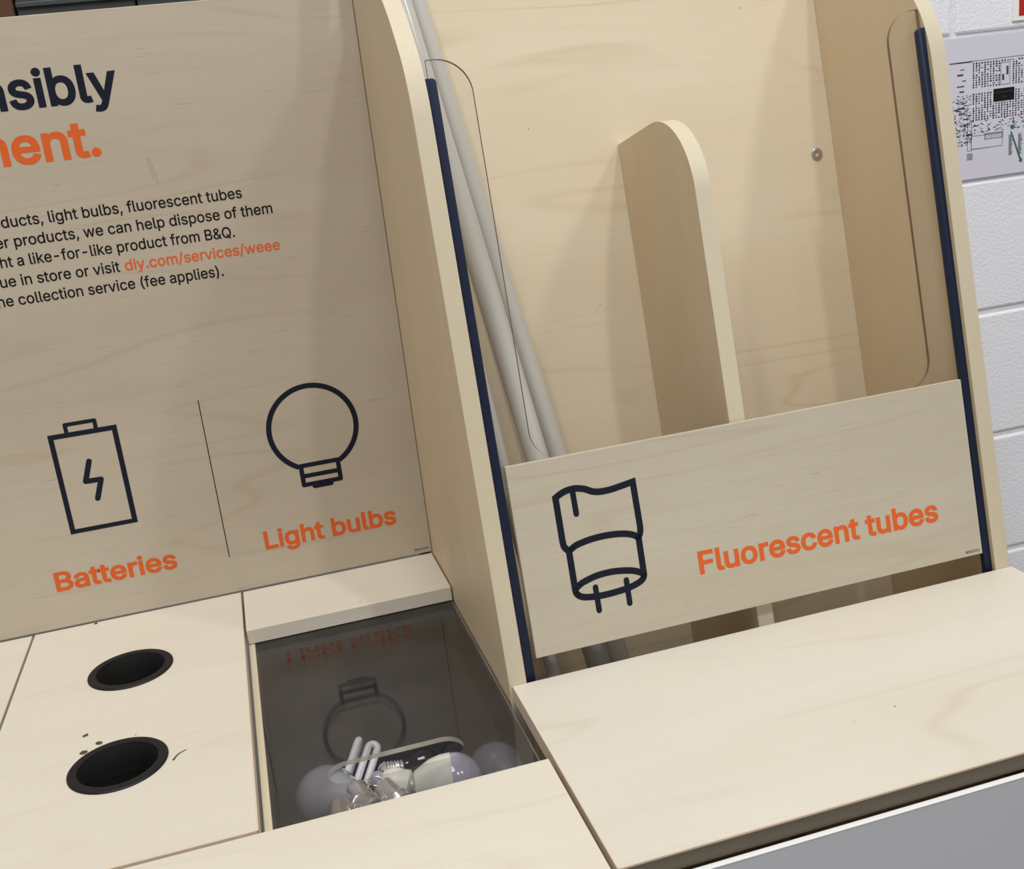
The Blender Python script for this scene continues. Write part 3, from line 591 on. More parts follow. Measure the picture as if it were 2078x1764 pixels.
"U":[517,[[[299,-8,259,-8,219,-8],[184,0,154,15,124,31],[101,53,85,80,68,107],[60,138,60,173,60,285],[60,397,60,509,81,509],[103,509,124,509,124,399],[124,288,124,178,124,154],[130,132,141,113,152,94],[167,79,187,68,207,57],[231,52,259,52,287,52],[311,57,331,68,351,79],[366,94,377,113,387,132],[393,154,393,178,393,288],[393,399,393,509,414,509],[436,509,457,509,457,397],[457,285,457,173,457,138],[449,107,433,80,416,53],[393,31,363,15,334,0]]]],
"I":[301,[[[111,0,31,0,31,19],[31,38,31,57,60,57],[89,57,118,57,118,189],[118,320,118,452,89,452],[60,452,31,452,31,471],[31,490,31,509,111,509],[190,509,269,509,269,490],[269,471,269,452,240,452],[212,452,183,452,183,320],[183,189,183,57,212,57],[240,57,269,57,269,38],[269,19,269,0,190,0]]]],
"V":[480,[[[229,0,204,0,141,170],[79,339,16,509,39,509],[62,509,84,509,120,408],[156,307,192,206,198,189],[206,166,215,137,224,109],[235,73,248,31,243,31],[239,31,235,31,247,74],[258,110,267,138,276,166],[284,189,290,206,325,307],[360,408,395,509,417,509],[440,509,463,509,401,339],[340,170,278,0,253,0]]]],
"O":[533,[[[311,-7,267,-7,223,-7],[184,4,150,25,116,46],[90,76,70,115,50,154],[40,201,40,254,40,308],[50,354,70,393,90,432],[116,462,150,484,184,505],[223,516,267,516,311,516],[350,505,384,484,418,462],[444,432,464,393,483,354],[493,308,493,254,493,201],[483,154,464,115,444,76],[418,46,384,25,350,4]],[[236,53,267,53,297,53],[325,61,349,76,374,91],[394,114,408,144,423,174],[430,211,430,254,430,298],[423,335,408,365,394,395],[374,417,349,433,325,448],[297,456,267,456,236,456],[209,448,184,433,159,417],[140,394,125,364,111,334],[103,297,103,254,103,211],[111,174,125,144,140,114],[159,92,184,76,209,61]]]],
" ":[188,[]]}


_letter_cache = {}


def letter_mesh(c, bold):
    """triangles of one letter; overlapping outlines are merged by winding number, bold pushes the outline out"""
    if (c, bold) in _letter_cache:
        return _letter_cache[(c, bold)]
    loops = []
    for sp in GLYPHS[c][1]:
        pts = []
        n = len(sp)
        for i in range(n):
            a, b = sp[i], sp[(i + 1) % n]
            p0, p1, p2, p3 = Vector(a[2:4]), Vector(a[4:6]), Vector(b[0:2]), Vector(b[2:4])
            straight = abs((p1 - p0).cross(p3 - p0)) < 60 and abs((p2 - p0).cross(p3 - p0)) < 60
            for k in range(1 if straight else 4):
                t = k / 4
                pts.append((p0 * (1 - t) ** 3 + p1 * 3 * t * (1 - t) ** 2 + p2 * 3 * t * t * (1 - t) + p3 * t ** 3) / 1000.0)
        clean = []
        for p in pts:
            if not clean or (p - clean[-1]).length > 0.002:
                clean.append(p)
        if (clean[0] - clean[-1]).length < 0.002:
            clean.pop()
        if bold:
            off = []
            n = len(clean)
            for i in range(n):
                d0 = (clean[i] - clean[i - 1]).normalized()
                d1 = (clean[(i + 1) % n] - clean[i]).normalized()
                n0, n1 = Vector((-d0.y, d0.x)), Vector((-d1.y, d1.x))
                h = n0 + n1
                if h.length < 0.2:
                    h = n0
                else:
                    h = h / max(0.45, h.length_squared / 2)
                off.append(clean[i] + h * bold)
            clean = off
        loops.append(clean)
    verts, edges = [], []
    for lp in loops:
        k = len(verts)
        verts += lp
        edges += [(k + i, k + (i + 1) % len(lp)) for i in range(len(lp))]
    res = delaunay_2d_cdt(verts, edges, [], 0, 1e-6)
    vs, tris = res[0], res[2]
    keep = []
    for t in tris:
        p = (vs[t[0]] + vs[t[1]] + vs[t[2]]) / 3
        w = 0
        for lp in loops:
            for a, b in zip(lp, lp[1:] + lp[:1]):
                if (a.y > p.y) != (b.y > p.y):
                    x = a.x + (b.x - a.x) * (p.y - a.y) / (b.y - a.y)
                    if x > p.x:
                        w += 1 if b.y > a.y else -1
        if w < 0:
            keep.append(t)
    _letter_cache[(c, bold)] = (vs, keep)
    return vs, keep


def run_width(s):
    return sum(GLYPHS[c][0] for c in s) / 1000.0


def ink_bounds(s):
    x = 0.0
    lo, hi = None, None
    for c in s:
        for sp in GLYPHS[c][1]:
            for b in sp:
                lo = x + b[2] / 1000 if lo is None else min(lo, x + b[2] / 1000)
                hi = x + b[2] / 1000 if hi is None else max(hi, x + b[2] / 1000)
        x += GLYPHS[c][0] / 1000.0
    return lo, hi


def text(bm, s, mtx, base, ascender, x_left=None, x_right=None, ref=None, bold=0.0, h0=0.0002):
    """print s on the plane: baseline v=base, height of l/H = ascender.
    x_left/x_right: measured ink extent of the substring ref (default the whole line)"""
    asc = 0.509 + 2 * bold
    sy = ascender / asc
    ref = ref or s
    i0 = s.index(ref)
    off = run_width(s[:i0])
    lo, hi = ink_bounds(ref)
    lo -= bold
    hi += bold
    sx = (x_right - x_left) / (hi - lo)
    x = x_left - (off + lo) * sx
    for c in s:
        adv, sps = GLYPHS[c]
        if sps:
            g = Matrix.Translation((x, base + bold * sy, h0)) @ Matrix.Diagonal((sx, sy, 1, 1))
            vs, tris = letter_mesh(c, bold)
            bv = [bm.verts.new(mtx @ g @ Vector((v.x, v.y, 0))) for v in vs]
            for t in tris:
                bm.faces.new([bv[k] for k in t])
        x += adv / 1000.0 * sx


# ================================================================== setting: wall, floor
random.seed(4)
WY = 0.22
bm = bmesh.new()
box(bm, (0.30, WY + 0.0035, -0.92), (2.2, WY + 0.12, 1.6), 0, 1)
joints = 0.5790
CH, BL = 0.2226, 0.4505
row = -7
for row in range(-7, 5):
    z0 = joints + row * CH
    z1 = z0 + CH
    shift = 0.9605 if row % 2 == 0 else 0.9605 + BL / 2
    k = -3
    while True:
        x0 = shift + k * BL
        x1 = x0 + BL
        k += 1
        if x1 < 0.3:
            continue
        if x0 > 2.2:
            break
        box(bm, (max(x0 + 0.0045, 0.3), WY, max(z0 + 0.0045, -0.92)), (min(x1 - 0.0045, 2.2), WY + 0.05, z1 - 0.0045), 0.0042, 0)
tag(finish('wall_right', bm, [M['block'], M['mortar']]), 'white painted concrete block wall behind the recycling station', kind='structure')
bm = bmesh.new()
box(bm, (-4, -4, -1.0), (4, 4, -0.92))
tag(finish('floor', bm, M['floor']), 'grey concrete store floor', kind='structure')

# ================================================================== left bay: printed sign board
sign = thing('sign_board', 'tall printed plywood back sign above the battery and bulb lids with headline and recycling icons', 'sign', (-0.45, 0.009, 0.0015))
bm = bmesh.new()
box(bm, (-0.95, 0.0, 0.0015), (-0.0006, 0.018, 0.6995), 0.0006)
finish('board', bm, M['print_wood'], sign)


def printed(name, par, material, fn, label=None):
    b = bmesh.new()
    fn(b)
    o = finish(name, b, material, par)
    if label:
        o['label'] = label
    return o


BH = 0.0215
printed('headline', sign, M['ink_navy'], lambda b: text(b, 'responsibly', SIGN, 0.6046, 0.0404, -0.3868, -0.2736, 'sibly', BH), 'large navy headline word')
printed('headline', sign, M['ink_orange'], lambda b: text(b, 'environment.', SIGN, 0.5472, 0.0400, -0.3965, -0.3045, 'ent.', BH), 'large orange headline word')
BB = 0.0080
AS = 0.01235


def body(b):
    text(b, 'products, light bulbs, fluorescent tubes', SIGN, 0.4826, AS, -0.3748, -0.1613, 'light bulbs, fluorescent tubes', BB)
    text(b, 'other products, we can help dispose of them', SIGN, 0.4610, AS, -0.2836, -0.1299, 'help dispose of them', BB)
    text(b, 'bought a like-for-like product from B&Q.', SIGN, 0.4396, AS, -0.4045, -0.1774, 'like-for-like product from B&Q.', BB)
    text(b, 'colleague in store or visit', SIGN, 0.4179, AS, -0.4182, -0.3113, 'in store or visit', BB)
    text(b, 'the collection service (fee applies).', SIGN, 0.3965, AS, -0.4259, -0.1982, 'collection service (fee applies).', BB)


printed('body_text', sign, M['ink_black'], body, 'five lines of small black text')
printed('web_address', sign, M['ink_orange'], lambda b: text(b, 'diy.com/services/weee', SIGN, 0.4179, AS, -0.3056, -0.1285, None, 0.0105), 'orange web address line')
printed('caption', sign, M['ink_orange'], lambda b: text(b, 'Batteries', SIGN, 0.0486, 0.0249, -0.4610, -0.3181, None, BH), 'orange word Batteries')
printed('caption', sign, M['ink_orange'], lambda b: text(b, 'Light bulbs', SIGN, 0.0492, 0.0244, -0.2097, -0.0407, None, BH), 'orange words Light bulbs')
printed('print_code', sign, M['ink_black'], lambda b: text(b, 'GENC32109', SIGN, 0.0064, 0.0026, -0.0233, -0.0042, None, 0.008))


printed('scuff_mark', sign, M['scuff'], lambda b: strokes(b, SIGN, [[(-0.2585, 0.5410), (-0.2562, 0.5258), (-0.2548, 0.5163)], [(-0.2555, 0.5390), (-0.2528, 0.5230), (-0.2514, 0.5095)]], 0.0009, 0.00015), 'faint grey scuff lines')


def rect(x0, z0, x1, z1):
    return [(x0, z0), (x1, z0), (x1, z1), (x0, z1)]


def battery(b):
    outline(b, [rect(-0.4304, 0.1174, -0.3526, 0.2416), rect(-0.4246, 0.1228, -0.3586, 0.2357)], SIGN, 0.00004, w0=0.0002)
    strokes(b, SIGN, [[(-0.4089, 0.2410), (-0.4089, 0.2511), (-0.3757, 0.2511), (-0.3757, 0.2410)]], 0.0046)
    strokes(b, SIGN, [[(-0.3916, 0.2031), (-0.4004, 0.1792), (-0.3830, 0.1788), (-0.3915, 0.1559)]], 0.0063)


printed('battery_icon', sign, M['ink_navy'], battery, 'navy battery outline with lightning bolt')
printed('divider_line', sign, M['ink_black'], lambda b: outline(b, [rect(-0.25575, 0.0492, -0.25475, 0.2538)], SIGN, 0.00004, w0=0.0002))


def bulb_icon(b):
    cx, cz, r = -0.1263, 0.1958, 0.0538
    a = math.degrees(math.asin((0.1492 - cz) / r))
    strokes(b, SIGN, [arc(cx, cz, r, a, 180 - a, 72)], 0.0064)
    strokes(b, SIGN, [[(-0.1491, 0.1492), (-0.1491, 0.1240), (-0.1026, 0.1240), (-0.1026, 0.1492)], [(-0.1491, 0.1492), (-0.1026, 0.1492)], [(-0.1491, 0.1355), (-0.1026, 0.1355)]], 0.0056)
    strokes(b, SIGN, [[(-0.1360, 0.1205), (-0.1152, 0.1205)]], 0.0060)


printed('bulb_icon', sign, M['ink_navy'], bulb_icon, 'navy round light bulb outline')

# ================================================================== right bay: leaning tube rack
XE = 0.5589
EB = -0.2100
rack = thing('tube_rack', 'tall open plywood rack for old fluorescent tubes with a lettered front board', 'rack', FP(0.2885, 0.0, -0.1))

CURVE = [(0.545, 0.0), (0.570, -0.0012), (0.597, -0.0068), (0.620, -0.0165), (0.6412, -0.0290), (0.664, -0.0440), (0.6855, -0.0623), (0.705, -0.083), (0.722, -0.108), (0.734, -0.138), (0.740, -0.172), (0.742, -0.21)]


def catmull(pts, n=8):
    out = []
    P = [pts[0]] + list(pts) + [pts[-1]]
    for i in range(1, len(P) - 2):
        for k in range(n):
            t = k / n
            out.append(tuple(0.5 * (2 * P[i][c] + (P[i + 1][c] - P[i - 1][c]) * t + (2 * P[i - 1][c] - 5 * P[i][c] + 4 * P[i + 1][c] - P[i + 2][c]) * t * t + (3 * P[i][c] - P[i - 1][c] - 3 * P[i + 1][c] + P[i + 2][c]) * t ** 3) for c in (0, 1)))
    out.append(tuple(pts[-1]))
    return out


def side_poly(x):
    pts = [FP(x, s, e) for s, e in [(0.0, 0.0)] + catmull(CURVE, 4)]
    top = pts[-1]
    pts.append(Vector((x, 0.018, top.z)))
    pts.append(Vector((x, 0.018, -0.30)))
    pts.append(Vector((x, -0.3898, -0.30)))
    return pts


for x0 in (0.0, XE):
    bm = bmesh.new()
    slab(bm, side_poly(x0), (0.018, 0, 0), 0.0, 0, 1)
    es = [e for e in bm.edges if e.is_boundary is False and len(e.link_faces) == 2 and {f.material_index for f in e.link_faces} == {0, 1}]
    bmesh.ops.bevel(bm, geom=es, offset=0.0005, segments=1, affect='EDGES')
    finish('side_panel', bm, [M['birch_side'], M['ply_edge']], rack, 28)
bm = bmesh.new()
slab(bm, [FP(0.0182, -0.30, EB), FP(XE - 0.0002, -0.30, EB), FP(XE - 0.0002, 0.90, EB), FP(0.0182, 0.90, EB)], -MS * 0.012)
back = finish('back_board', bm, M['birch_back'], rack)
# barrel fixing in the back board
bm = bmesh.new()
mx = FRONT @ Matrix.Translation((0.5345, 0.5005, EB))
lathe(bm, [(0.0, -0.002), (0.0022, -0.002), (0.0026, 0.0006), (0.0030, 0.0018), (0.0064, 0.0018), (0.0074, 0.0012), (0.0078, 0.0), (0.0078, -0.001)], mx, 32, 0, False)
tag(finish('barrel_nut', bm, M['steel'], back, 40), 'bright steel fixing')
# short middle partition with a rounded nose
XF = 0.2772
prof = [(0.5425, -0.2095)] + [(0.4525 + 0.09 * cos(radians(t)), -0.1025 + 0.09 * sin(radians(t))) for t in range(0, 91, 3)] + [(-0.28, -0.0125), (-0.28, -0.2095)]
bm = bmesh.new()
slab(bm, [FP(XF, s, e) for s, e in prof], (0.018, 0, 0), 0.0, 0, 1)
es = [e for e in bm.edges if len(e.link_faces) == 2 and {f.material_index for f in e.link_faces} == {0, 1}]
bmesh.ops.bevel(bm, geom=es, offset=0.0005, segments=1, affect='EDGES')
finish('partition', bm, [M['birch_side'], M['ply_edge']], rack, 28)
# floor of the tube compartment
bm = bmesh.new()
box(bm, (0.0182, -0.66, -0.262), (XE - 0.0002, -0.20, -0.25))
finish('rack_floor', bm, M['carcass'], rack)
# clear U-shaped guard behind the lettered board
bm = bmesh.new()
xl, xi, xj, xr, st = 0.0226, 0.0645, 0.5185, 0.5575, 0.6105
ro, ri = 0.034, 0.030
g = [(xl, 0.03), (xr, 0.03), (xr, st)]
g += [(p[0], p[1]) for p in arc(xj + ro, st - ro, ro, 90, 180, 14)]
g += [(p[0], p[1]) for p in arc(xj - ri, 0.2130 + ri, ri, 0, -90, 14)]
g += [(p[0], p[1]) for p in arc(xi + ri, 0.2130 + ri, ri, 270, 180, 14)]
g += [(p[0], p[1]) for p in arc(xi - ro, st - ro, ro, 0, 90, 14)]
g += [(xl, st)]
outline(bm, [g], FRONT, 0.004, (0, 1), w0=-0.0155)
tag(finish('clear_guard', bm, [M['acrylic'], M['acrylic_edge']], rack), 'clear acrylic guard cut to a U')
# navy retaining strips
for x0, x1 in ((0.0182, 0.0284), (0.5497, XE - 0.0002)):
    bm = bmesh.new()
    rr = 0.0040
    if x0 < 0.1:
        pl = [(x0, -0.012), (x1, -0.012)] + arc(x1 - rr, 0.5915 - rr, rr, 0, 90, 8) + [(x0, 0.5915)]
    else:
        pl = [(x0, -0.012), (x1, -0.012), (x1, 0.5895)] + arc(x0 + rr, 0.5895 - rr, rr, 90, 180, 8)
    slab(bm, [FP(x, s, -0.0050) for x, s in pl], -MS * 0.0062, 0.0004)
    tag(finish('edge_strip', bm, M['navy'], rack, 30), 'navy blue retaining strip')
# lettered front board
front = None
bm = bmesh.new()
slab(bm, [FP(0.0317, 0.0217, 0), FP(0.5453, 0.0217, 0), FP(0.5453, 0.2150, 0), FP(0.0317, 0.2150, 0)], -MS * 0.0085, 0.0005)
front = finish('front_board', bm, M['print_wood_front'], rack)
front['label'] = 'printed wood-grain board lettered Fluorescent tubes'


def fprint(name, material, fn, label=None):
    b = bmesh.new()
    fn(b)
    o = finish(name, b, material, front)
    if label:
        o['label'] = label


def q(pts):
    # small correction: points were read on the plane 5 mm in front of the board
    return [(-0.1911 + (x + 0.1911) * 1.0052 , 0.3580 + (s - 0.3580) * 1.0052) for x, s in pts]


def tube_icon(b):
    w = 0.0066
    strokes(b, FRONT, [q([(0.0756, 0.1764), (0.0757, 0.1330)]) + q(catmull([(0.0757, 0.1330), (0.0766, 0.1268), (0.0806, 0.1217)])) + q([(0.0806, 0.0835)]) + q(catmull([(0.0806, 0.0835), (0.0812, 0.0790), (0.0840, 0.0755), (0.0895, 0.0730), (0.1024, 0.0712), (0.1176, 0.0711), (0.1350, 0.0725), (0.1470, 0.0755), (0.1525, 0.0790), (0.1539, 0.0830)])) + q([(0.1541, 0.1207)]) + q(catmull([(0.1541, 0.1207), (0.1566, 0.1252), (0.1575, 0.1310)])) + q([(0.1570, 0.1769)])], w)
    strokes(b, FRONT, [q(catmull([(0.0756, 0.1764), (0.0800, 0.1789), (0.0859, 0.1811), (0.0920, 0.1820), (0.0981, 0.1818), (0.1062, 0.1796), (0.1139, 0.1757), (0.1212, 0.1740), (0.1325, 0.1739), (0.1451, 0.1755), (0.1570, 0.1772)]))], w)
    strokes(b, FRONT, [q(catmull([(0.0806, 0.1217), (0.0850, 0.1243), (0.0907, 0.1266), (0.1062, 0.1291), (0.1233, 0.1294), (0.1382, 0.1277), (0.1483, 0.1247), (0.1541, 0.1207)]))], w)
    strokes(b, FRONT, [q(catmull([(0.0806, 0.0830), (0.0850, 0.0858), (0.0910, 0.0885), (0.1057, 0.0918), (0.1229, 0.0922), (0.1397, 0.0896), (0.1490, 0.0862), (0.1539, 0.0825)]))], w)
    mitre(b, FRONT, *q([(0.1451, 0.1755), (0.1570, 0.1772), (0.1575, 0.1310)]), w)
    mitre(b, FRONT, *q([(0.0757, 0.1330), (0.0756, 0.1764), (0.0859, 0.1811)]), w)
    strokes(b, FRONT, [q([(0.0938, 0.1787), (0.0941, 0.1568)]), q([(0.1016, 0.0805), (0.1017, 0.0568)]), q([(0.1345, 0.0808), (0.1344, 0.0570)])], 0.0058)


fprint('tube_icon', M['ink_navy'], tube_icon, 'navy tube end outline with two pins')
a, c = q([(0.2135, 0.0694), (0.4929, 0.0933)])
fprint('caption', M['ink_orange'], lambda b: text(b, 'Fluorescent tubes', FRONT, a[1], c[1] - a[1], a[0], c[0], None, BH), 'orange words Fluorescent tubes')
a2, c2 = q([(0.5203, 0.0270), (0.5380, 0.0297)])
fprint('print_code', M['ink_black'], lambda b: text(b, 'GENC32111', FRONT, a2[1], c2[1] - a2[1], a2[0], c2[0], None, 0.008))

# ================================================================== counter: lids, planks, worktop
def circle(cx, cy, r, n=64):
    return [(cx + r * cos(2 * pi * k / n), cy + r * sin(2 * pi * k / n)) for k in range(n)]


T18 = 0.018
HOLES = ((-0.3745, -0.1593), (-0.3728, -0.3612))
lid = thing('battery_lid', 'pale birch lid with two round black battery holes below the battery icon', 'lid', (-0.374, -0.26, -T18))
bm = bmesh.new()
outline(bm, [rect(-0.4972, -0.5200, -0.2508, -0.0012)] + [circle(x, y, 0.0412) for x, y in HOLES], FLAT, T18, (0, 1), w0=-T18)
finish('lid_panel', bm, [M['birch_lid'], M['ply_edge']], lid)
for x, y in HOLES:
    bm = bmesh.new()
    mx = Matrix.Translation((x, y, 0))
    lathe(bm, [(0.0410, -0.0005), (0.0457, 0.0001), (0.0457, 0.0010), (0.0448, 0.0019), (0.0385, 0.0023), (0.0368, 0.0018), (0.0362, 0.0004, 1), (0.0358, -0.020, 1), (0.0356, -0.030)], mx, 96, 0, False)
    rim = finish('hole_rim', bm, [M['black_plastic'], M['void_black']], lid, 35)
    bm = bmesh.new()
    lathe(bm, [(0.0360, -0.020), (0.0362, -0.17), (0.0, -0.17)], mx, 48, 0, False)
    finish('drop_tube', bm, M['void_black'], rim, 35)

bm = bmesh.new()
box(bm, (-0.90, -0.5200, -T18), (-0.5003, -0.0012, 0), 0.0007)
tag(finish('counter_lid', bm, M['birch_lid'], None, None, (-0.70, -0.26, -T18)), 'plain pale birch lid left of the battery lid, cut by the left picture edge', 'lid')
bm = bmesh.new()
box(bm, (-0.90, -0.6815, -T18), (-0.0012, -0.5243, 0), 0.0008)
tag(finish('front_plank', bm, M['birch_lid'], None, None, (-0.45, -0.60, -T18)), 'wide pale birch plank along the counter front below the bulb cover', 'counter plank')
bm = bmesh.new()
box(bm, (-0.2473, -0.1225, -T18), (-0.0016, -0.0012, 0), 0.0008)
tag(finish('rear_plank', bm, M['birch_lid'], None, None, (-0.125, -0.06, -T18)), 'short pale birch plank behind the clear bulb cover, under the words Light bulbs', 'counter plank')

# clear cover over the bulb bin
cover = thing('bulb_cover', 'clear scratched cover sheet with a long posting slot over the light bulb bin', 'cover', (-0.12, -0.3, -0.024))
bm = bmesh.new()
cy, cr = -0.4375, 0.0186
slot = arc(-0.1690, cy, cr, 90, 270, 16) + arc(-0.0790, cy, cr, -90, 90, 16)
outline(bm, [rect(-0.2402, -0.560, -0.0022, -0.030), slot], FLAT, 0.005, (0, 1), w0=-0.0235)
for f in bm.faces:
    c = f.calc_center_median()
    if f.material_index == 1 and -0.22 < c.x < -0.03 and c.y < cy - 0.002:
        f.material_index = 0
finish('sheet', bm, [M['pane'], M['pane_edge']], cover)

# bulb bin: shallow dark tray with a wood rim on the left
tray = thing('bulb_bin', 'dark tray holding old bulbs under the clear cover', 'bin', (-0.12, -0.3, -0.088))
bm = bmesh.new()
x0, x1, y0, y1, zb, zt = -0.2398, -0.0030, -0.660, -0.0100, -0.086, -0.0245
for lo, hi in (((x0, y0, zb - 0.003), (x1, y1, zb)), ((x0, y0, zb), (x0 + 0.002, y1, zt)), ((x1 - 0.002, y0, zb), (x1, y1, zt)), ((x0, y0, zb), (x1, y0 + 0.002, zt)), ((x0, y1 - 0.002, zb), (x1, y1, zt))):
    box(bm, lo, hi)
finish('liner', bm, M['bin_grey'], tray)
bm = bmesh.new()
box(bm, (-0.2474, -0.660, -0.20), (-0.2404, -0.0100, -0.0186), 0.0005)
tag(finish('side_rail', bm, M['ply_edge'], tray), 'raw wooden rail')

# worktop over the tube rack side
bm = bmesh.new()
yf = -0.6824
prof = [(-0.3905, 0.0), (yf + 0.0012, 0.0), (yf, -0.0012), (yf + 0.0002, -0.0022), (yf + 0.0030, -0.0180), (-0.3905, -0.0180)]
wt = bmesh.new()
slab(wt, [Vector((0.0035, y, z)) for y, z in prof], (0.5750, 0, 0))
for f in wt.faces:
    cz = f.calc_center_median()
    f.material_index = 1 if (f.normal.y < -0.5 or cz.y < yf + 0.004) and cz.z < -0.003 and abs(cz.x - 0.29) < 0.2 else 0
top = finish('worktop', wt, [M['birch_top'], M['nose']], None, None, (0.29, -0.53, -0.018))
bm.free()
tag(top, 'wide pale birch worktop in front of the tube rack', 'worktop')



def lips(par, boxes):
    for lo, hi in boxes:
        b = bmesh.new()
        box(b, lo, hi, 0.0003)
        finish('edge_band', b, M['lip'], par)


lips(top, (((0.0029, yf + 0.001, -0.0175), (0.0043, -0.391, 0.0002)), ((0.0043, yf - 0.0003, -0.0017), (0.5785, yf + 0.0013, 0.0002))))
lips(lid, (((-0.2514, -0.5200, -0.0175), (-0.2500, -0.0014, 0.0002)), ((-0.4970, -0.5206, -0.0175), (-0.2514, -0.5192, 0.0002))))

# cabinet below
cab = thing('base_cabinet', 'grey fronted cabinet with a white top edge below the right worktop', 'cabinet', (-0.15, -0.35, -0.92))
bm = bmesh.new()
box(bm, (-0.90, -0.6870, -0.90), (0.575, -0.6830, -0.0196))
finish('front_fascia', bm, M['fascia'], cab)
bm = bmesh.new()
box(bm, (-0.90, -0.6874, -0.0196), (0.575, -0.6822, -0.0185), 0.0003)
tag(finish('edge_trim', bm, M['white_edge'], cab), 'white top edge')
bm = bmesh.new()
box(bm, (-0.90, -0.68, -0.92), (0.575, 0.018, -0.60))
finish('plinth', bm, M['carcass'], cab)
for xa, xb, yb in ((-0.90, -0.882, 0.018), (-0.5085, -0.4905, 0.018), (0.5589, 0.5749, -0.391)):
    bm = bmesh.new()
    box(bm, (xa, -0.6820, -0.60), (xb, yb, -0.10 if xa < 0 else -0.0190))
    finish('upright', bm, M['carcass'], cab)

# ================================================================== fluorescent tubes in the rack
def lamp_tube(name, label, p0, p1, r, group):
    p0, p1 = Vector(p0), Vector(p1)
    d = (p1 - p0).normalized()
    t = thing(name, label, 'fluorescent tube', p0, group)
    bm = bmesh.new()
    tube(bm, [p0 + d * 0.006, p0 + d * 0.02, p1 - d * 0.02, p1 - d * 0.006], r, 40)
    finish('glass', bm, M['tube_glass'], t, 40)
    for e, sg in ((p0, 1), (p1, -1)):
        bm = bmesh.new()
        tube(bm, [e, e + d * sg * 0.002, e + d * sg * 0.018], [r * 0.9, r * 1.01, r * 1.02], 40)
        cap = finish('end_cap', bm, M['cap_metal'], t, 40)
        side = d.orthogonal().normalized() * r * 0.45
        for k in (-1, 1):
            bm = bmesh.new()
            tube(bm, [e + side * k + d * sg * 0.001, e + side * k - d * sg * 0.007], 0.0012, 10)
            finish('pin', bm, M['cap_metal'], cap, 40)
    return t


def on_line(a, b, z):
    k = (z - a.z) / (b.z - a.z)
    return a + (b - a) * k


A0, A1 = FP(0.130, 0.1968, -0.170), FP(0.060, 0.7182, -0.195)
p0 = on_line(A0, A1, -0.235)
dA = (A1 - A0).normalized()
lamp_tube('fluorescent_tube', 'white fluorescent tube leaning against the back board, the right one of the leaning pair', p0, p0 + dA * 1.2, 0.013, 'old tubes in the rack')
B0, B1 = FP(0.0866, 0.2055, -0.085), FP(0.0684, 0.386, -0.110)
p0 = on_line(B0, B1, -0.235)
dB = (B1 - B0).normalized()
lamp_tube('fluorescent_tube', 'white fluorescent tube in front, the left one of the leaning pair, with a bright glint', p0, p0 + dB * 1.2, 0.0128, 'old tubes in the rack')
C0, C1 = FP(0.0373, 0.252, -0.055), FP(0.0270, 0.400, -0.066)
p0 = on_line(C0, C1, -0.235)
lamp_tube('fluorescent_tube', 'thin short fluorescent tube mostly hidden behind the left navy strip', p0, on_line(C0, C1, 0.40), 0.008, 'old tubes in the rack')

# ================================================================== bulbs in the bin
def globe_profile(R, neck, zn, n=22):
    """rounded bulb: sphere of radius R at 0 that flows into a neck of radius `neck` at z=-zn"""
    out = [(0.0, R)]
    a_end = 118
    for k in range(1, n):
        a = radians(a_end * k / (n - 1))
        out.append((R * sin(a), R * cos(a)))
    r0, z0 = out[-1]
    for k in range(1, 9):
        t = k / 8
        s = t * t * (3 - 2 * t)
        out.append((r0 + (neck - r0) * (0.55 * t + 0.45 * s), z0 + (-zn - z0) * t))
    return out


def bayonet(par, mx, z0):
    bm = bmesh.new()
    lathe(bm, [(0.0122, z0 + 0.001), (0.0125, z0), (0.0125, z0 - 0.006), (0.0112, z0 - 0.0075), (0.0110, z0 - 0.0085), (0.0110, z0 - 0.022), (0.0100, z0 - 0.025), (0.0080, z0 - 0.0262), (0.0, z0 - 0.0262)], mx, 36, 0, False)
    c = finish('bayonet_cap', bm, M['cap_metal'], par, 35)
    for k in (0, 1):
        bm = bmesh.new()
        rot = mx @ Matrix.Rotation(pi * k + 0.6, 4, 'Z')
        tube(bm, [rot @ Vector((0.0105, 0, z0 - 0.016)), rot @ Vector((0.0135, 0, z0 - 0.016))], 0.0011, 10)
        finish('pin', bm, M['cap_metal'], c, 40)
    return c


def screw(par, mx, z0, r, length):
    bm = bmesh.new()
    n = int(length / 0.0009)
    turns = length / 0.0034
    pr = [(r * 0.9, z0 + 0.001)]
    for k in range(n + 1):
        t = k / n
        pr.append((r + 0.0007 * sin(2 * pi * turns * t), z0 - length * t))
    pr += [(r * 0.75, z0 - length - 0.003), (r * 0.35, z0 - length - 0.005), (0.0, z0 - length - 0.0055)]
    lathe(bm, pr, mx, 36, 0, False)
    return finish('screw_cap', bm, M['cap_metal'], par, 50)


G = 'old bulbs in the bin'


def bulb(label, pos, d, glass, R=0.030, neck=0.0118, zn=0.050, cap='b', name='light_bulb'):
    t = thing(name, label, 'light bulb', pos, G)
    mx = axis_matrix(pos, d)
    bm = bmesh.new()
    lathe(bm, globe_profile(R, neck, zn), mx, 44, 0, False)
    finish('globe', bm, glass, t, 60)
    if cap == 'b':
        bayonet(t, mx, -zn)
    elif cap == 'e':
        screw(t, mx, -zn, 0.0067, 0.019)
    else:
        screw(t, mx, -zn, 0.0130, 0.022)
    return t


